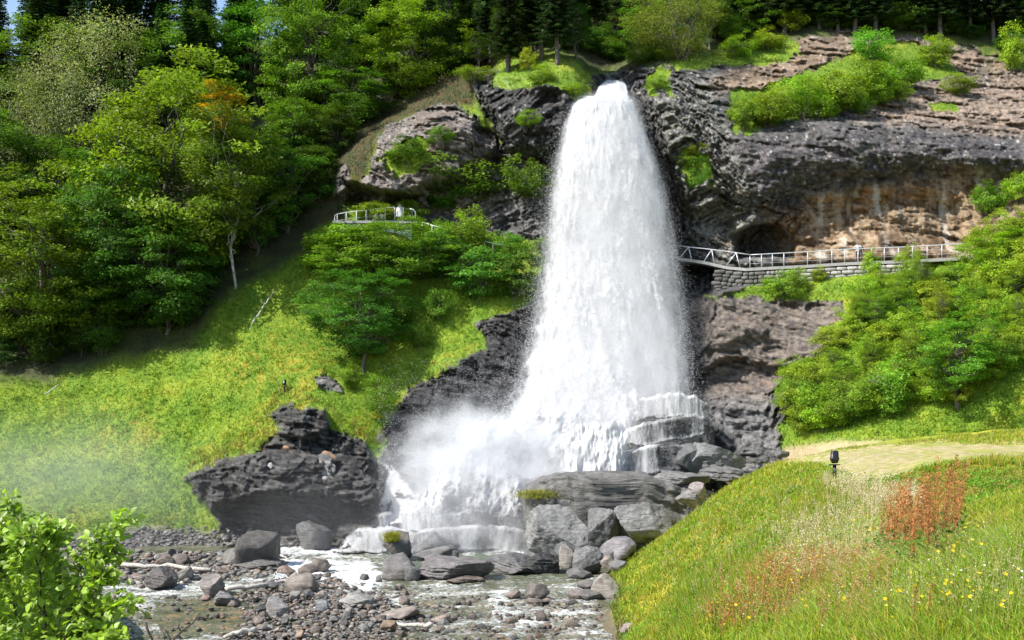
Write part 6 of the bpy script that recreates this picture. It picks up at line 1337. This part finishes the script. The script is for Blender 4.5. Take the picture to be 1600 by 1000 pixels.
for pts_, dy in stems:
    P_ = np.array([px2(p, YS+dy*(k/len(pts_))) for k, p in enumerate(pts_)]); t = np.linspace(0, 1, len(P_)); T_ = np.linspace(0, 1, 14); C_ = np.stack([np.interp(T_, t, P_[:, i]) for i in range(3)], 1); C_[1:-1] += rs.normal(size=(12, 3))*.012
    r0 = .014 if pts_[0] == (60, 1090) else .007; paths.append((C_, np.linspace(r0, .002, 14)))
    for k in range(2, 14):
        ntw = 4 if k < 13 else 3
        for q_ in range(ntw):
            d = unit(rs.normal(size=3)*np.array([1, .9, .8])+np.array([0, 0, .35])+unit(C_[min(13, k)]-C_[k-1])*.8); Lt = rs.uniform(.10, .30)*(1.05-.5*k/13.); e = C_[k]+d*Lt
            paths.append((np.array([C_[k], (C_[k]+e)/2+rs.normal(size=3)*.01, e]), np.array([.003, .002, .001])))
            for u in np.linspace(.25, 1, 6):
                side = unit(rs.normal(size=3)); LC.append(C_[k]+d*Lt*u+side*.022); LT.append(unit(d*.5+side)); LN.append(unit(np.array([-.15, -.35, 1.])+rs.normal(size=3)*.45))
LC = np.array(LC); LT = np.array(LT); LN = np.array(LN); LN = unit(LN-(LN*LT).sum(1)[:, None]*LT); LS = np.cross(LN, LT); n = len(LC); L_ = rs.uniform(.045, .085, n)[:, None]; W2 = L_*.40
rows = []
for f_, w_ in [(0, 0), (.22, .75), (.55, 1.), (.85, .55), (1.08, 0)]:
    base_ = LC+LT*L_*f_-LN*L_*.22*f_*f_
    if w_ == 0: rows.append(base_)
    else: rows += [base_-LS*W2*w_+LN*W2*.30*w_, base_, base_+LS*W2*w_+LN*W2*.30*w_]
V = np.stack(rows, 1).reshape(-1, 3); b_ = np.arange(n)[:, None]*11
Ft = np.concatenate([b_+np.array([[0, 2, 1]]), b_+np.array([[0, 3, 2]]), b_+np.array([[7, 8, 10]]), b_+np.array([[8, 9, 10]])]); Fq = np.concatenate([b_+np.array([[1, 2, 5, 4]]), b_+np.array([[2, 3, 6, 5]]), b_+np.array([[4, 5, 8, 7]]), b_+np.array([[5, 6, 9, 8]])])
colL = np.array([.27, .44, .05])*rs.uniform(.55, 1.4, (n, 1))*np.array([1, 1, 1]); lo = mk('foliage', V, [Ft, Fq], mat_leaf('shrub_leaf', .4, .6), np.repeat(colL, 11, 0)); lo.parent = root; lo.color = (1, 1, 1, 1)
Vt, Qt = tubes(paths, 5); bo = mk('branches', Vt, Qt, M['twig']); bo.parent = root
# bare dead twigs
tw = lambda *ps: np.array([ray(x, y, 10.) for x, y in ps])
V, Q = tubes([(tw((262,1035),(268,1003),(285,985),(300,975),(312,958)), np.array([.012, .010, .009, .007, .004])), (tw((283,987),(279,980),(281,972)), np.array([.006, .005, .003])), (tw((268,1003),(262,990),(248,975)), np.array([.005, .004, .002]))], 6)
tag(mk('bare_twig', V, Q, M['twig']), 'dark forked dead twig in front of the stream at the bottom left', 'twig')
V, Q = tubes([(tw((246,1040),(238,1000),(230,983),(228,972)), np.array([.012, .011, .010, .009])), (tw((262,1035),(256,990),(245,972)), np.array([.004, .003, .002]))], 6)
tag(mk('bare_twig', V, Q, M['twig']), 'short upright dead twig beside the forked one', 'twig')

# ------------------------------------------------------------------ drifting spray: real volumes of mist
def mat_mist(name, dens, nscale, thr, soft, aniso=.2, sq=(1, 1, 1)):
    m, nt, out = newmat(name); v = N(nt, 'ShaderNodeVolumePrincipled', Anisotropy=aniso, Color=(.97, .98, 1, 1)); nt.links.new(v.outputs[0], out.inputs['Volume'])
    tc = nt.nodes.new('ShaderNodeTexCoord'); ln = nt.nodes.new('ShaderNodeVectorMath'); ln.operation = 'LENGTH'; nt.links.new(tc.outputs['Object'], ln.inputs[0])
    fall_ = ramp(nt, ln.outputs['Value'], [(.25, 1.), (.98, 0.)]); geo = N(nt, 'ShaderNodeNewGeometry')
    n = noise(nt, geo.outputs['Position'], nscale, 5, .62, sq)
    k = ramp(nt, mathn(nt, 'ADD', n, mathn(nt, 'MULTIPLY', mathn(nt, 'SUBTRACT', fall_, .5), .45)), [(thr, 0.), (thr+soft, 1.)])
    nt.links.new(mathn(nt, 'MULTIPLY', mathn(nt, 'MULTIPLY', k, fall_), dens), v.inputs['Density'])
    return m
def mist(loc, sc, mat, label):
    V0, F0 = ICO[4]; o = mk('mist', V0, F0, mat); o.location = loc; o.scale = sc; return tag(o, label, kind='stuff')
mist((-3.0, 99.8, 5.0), (10.2, 5.2, 9.4), mat_mist('plume', .7, .45, .36, .34, 0.), 'thick white spray billowing at the foot of the fall')
mist((4.6, 100.8, 5.6), (9.5, 4.5, 6.0), mat_mist('plume_right', .8, .4, .40, .3, 0.), 'spray in front of the column foot')
mist((-4.5, 95.2, 1.2), (10, 2.6, 3.6), mat_mist('low_spray', .22, .5, .30, .4, 0.), 'thin spray hanging over the low cascade')
mist((-14, 98, 2.5), (20, 9, 6.5), mat_mist('drift', .014, .16, .32, .4), 'thin mist drifting over the pool and the left shore')
mist((-38, 100, 4), (24, 12, 9), mat_mist('drift_left', .03, .1, .3, .4), 'thin mist hanging before the left meadow')

# soft sheath of spray round the falling column: a closed volume whose density fades from the axis outwards
def sheath():
    m, nt, out = newmat('column_spray'); v = N(nt, 'ShaderNodeVolumePrincipled', Anisotropy=0., Color=(.93, .935, .95, 1)); nt.links.new(v.outputs[0], out.inputs['Volume'])
    geo = N(nt, 'ShaderNodeNewGeometry'); sx = nt.nodes.new('ShaderNodeSeparateXYZ'); nt.links.new(geo.outputs['Position'], sx.inputs[0])
    ys = np.array([150, 200, 300, 400, 500, 600, 680, 745.]); Yc = core_Y(ys)-2.; lft = ray(el(ys)-14, ys, Yc); rgt = ray(er(ys)+14, ys, Yc); zs = lft[:, 2]; z0, z1 = zs.min(), zs.max()
    t = mathn(nt, 'DIVIDE', mathn(nt, 'SUBTRACT', sx.outputs[2], float(z0)), float(z1-z0))
    def curve(vals, lo, hi):
        st = sorted([(float((z-z0)/(z1-z0)), float((q-lo)/(hi-lo))) for z, q in zip(zs, vals)]); return mathn(nt, 'ADD', mathn(nt, 'MULTIPLY', ramp(nt, t, st), hi-lo), lo)
    xc = (lft[:, 0]+rgt[:, 0])/2; hw = (rgt[:, 0]-lft[:, 0])/2
    u = mathn(nt, 'DIVIDE', mathn(nt, 'SUBTRACT', sx.outputs[0], curve(xc, 0., 20.)), curve(hw, 0., 20.))
    yc = mathn(nt, 'DIVIDE', mathn(nt, 'SUBTRACT', sx.outputs[1], curve(Yc, 90., 130.)), 4.2)
    rr_ = mathn(nt, 'SQRT', mathn(nt, 'ADD', mathn(nt, 'POWER', mathn(nt, 'ABSOLUTE', u), 2.), mathn(nt, 'POWER', mathn(nt, 'ABSOLUTE', yc), 2.)))
    n = noise(nt, geo.outputs['Position'], 1., 5, .68, (1.1, 1.1, .3)); f = ramp(nt, rr_, [(.62, 1.), (1., 0.)])
    k = ramp(nt, mathn(nt, 'ADD', n, mathn(nt, 'MULTIPLY', mathn(nt, 'SUBTRACT', f, .5), .5)), [(.38, 0.), (.68, 1.)])
    topf = ramp(nt, t, [(.0, 1.), (.9, .8), (1., .15)])
    nt.links.new(mathn(nt, 'MULTIPLY', mathn(nt, 'MULTIPLY', k, mathn(nt, 'MULTIPLY', f, topf)), .45), v.inputs['Density'])
    th = np.linspace(0, 2*math.pi, 24, endpoint=False); V = np.concatenate([np.stack([xc[i]+1.02*hw[i]*np.cos(th), Yc[i]+4.3*np.sin(th), np.full(24, zs[i])], 1) for i in range(8)]); a = np.arange(24)
    Q = np.concatenate([np.stack([r0*24+a, (r0+1)*24+a, (r0+1)*24+(a+1) % 24, r0*24+(a+1) % 24], -1) for r0 in range(7)]); V = np.concatenate([V, [[xc[0], Yc[0], zs[0]], [xc[7], Yc[7], zs[7]]]])
    T = np.concatenate([np.stack([np.full(24, 192), a, (a+1) % 24], -1), np.stack([np.full(24, 193), 168+(a+1) % 24, 168+a], -1)])
    tag(mk('mist', V, [Q, T], m), 'fine spray wrapped round the falling column', kind='stuff')
sheath()
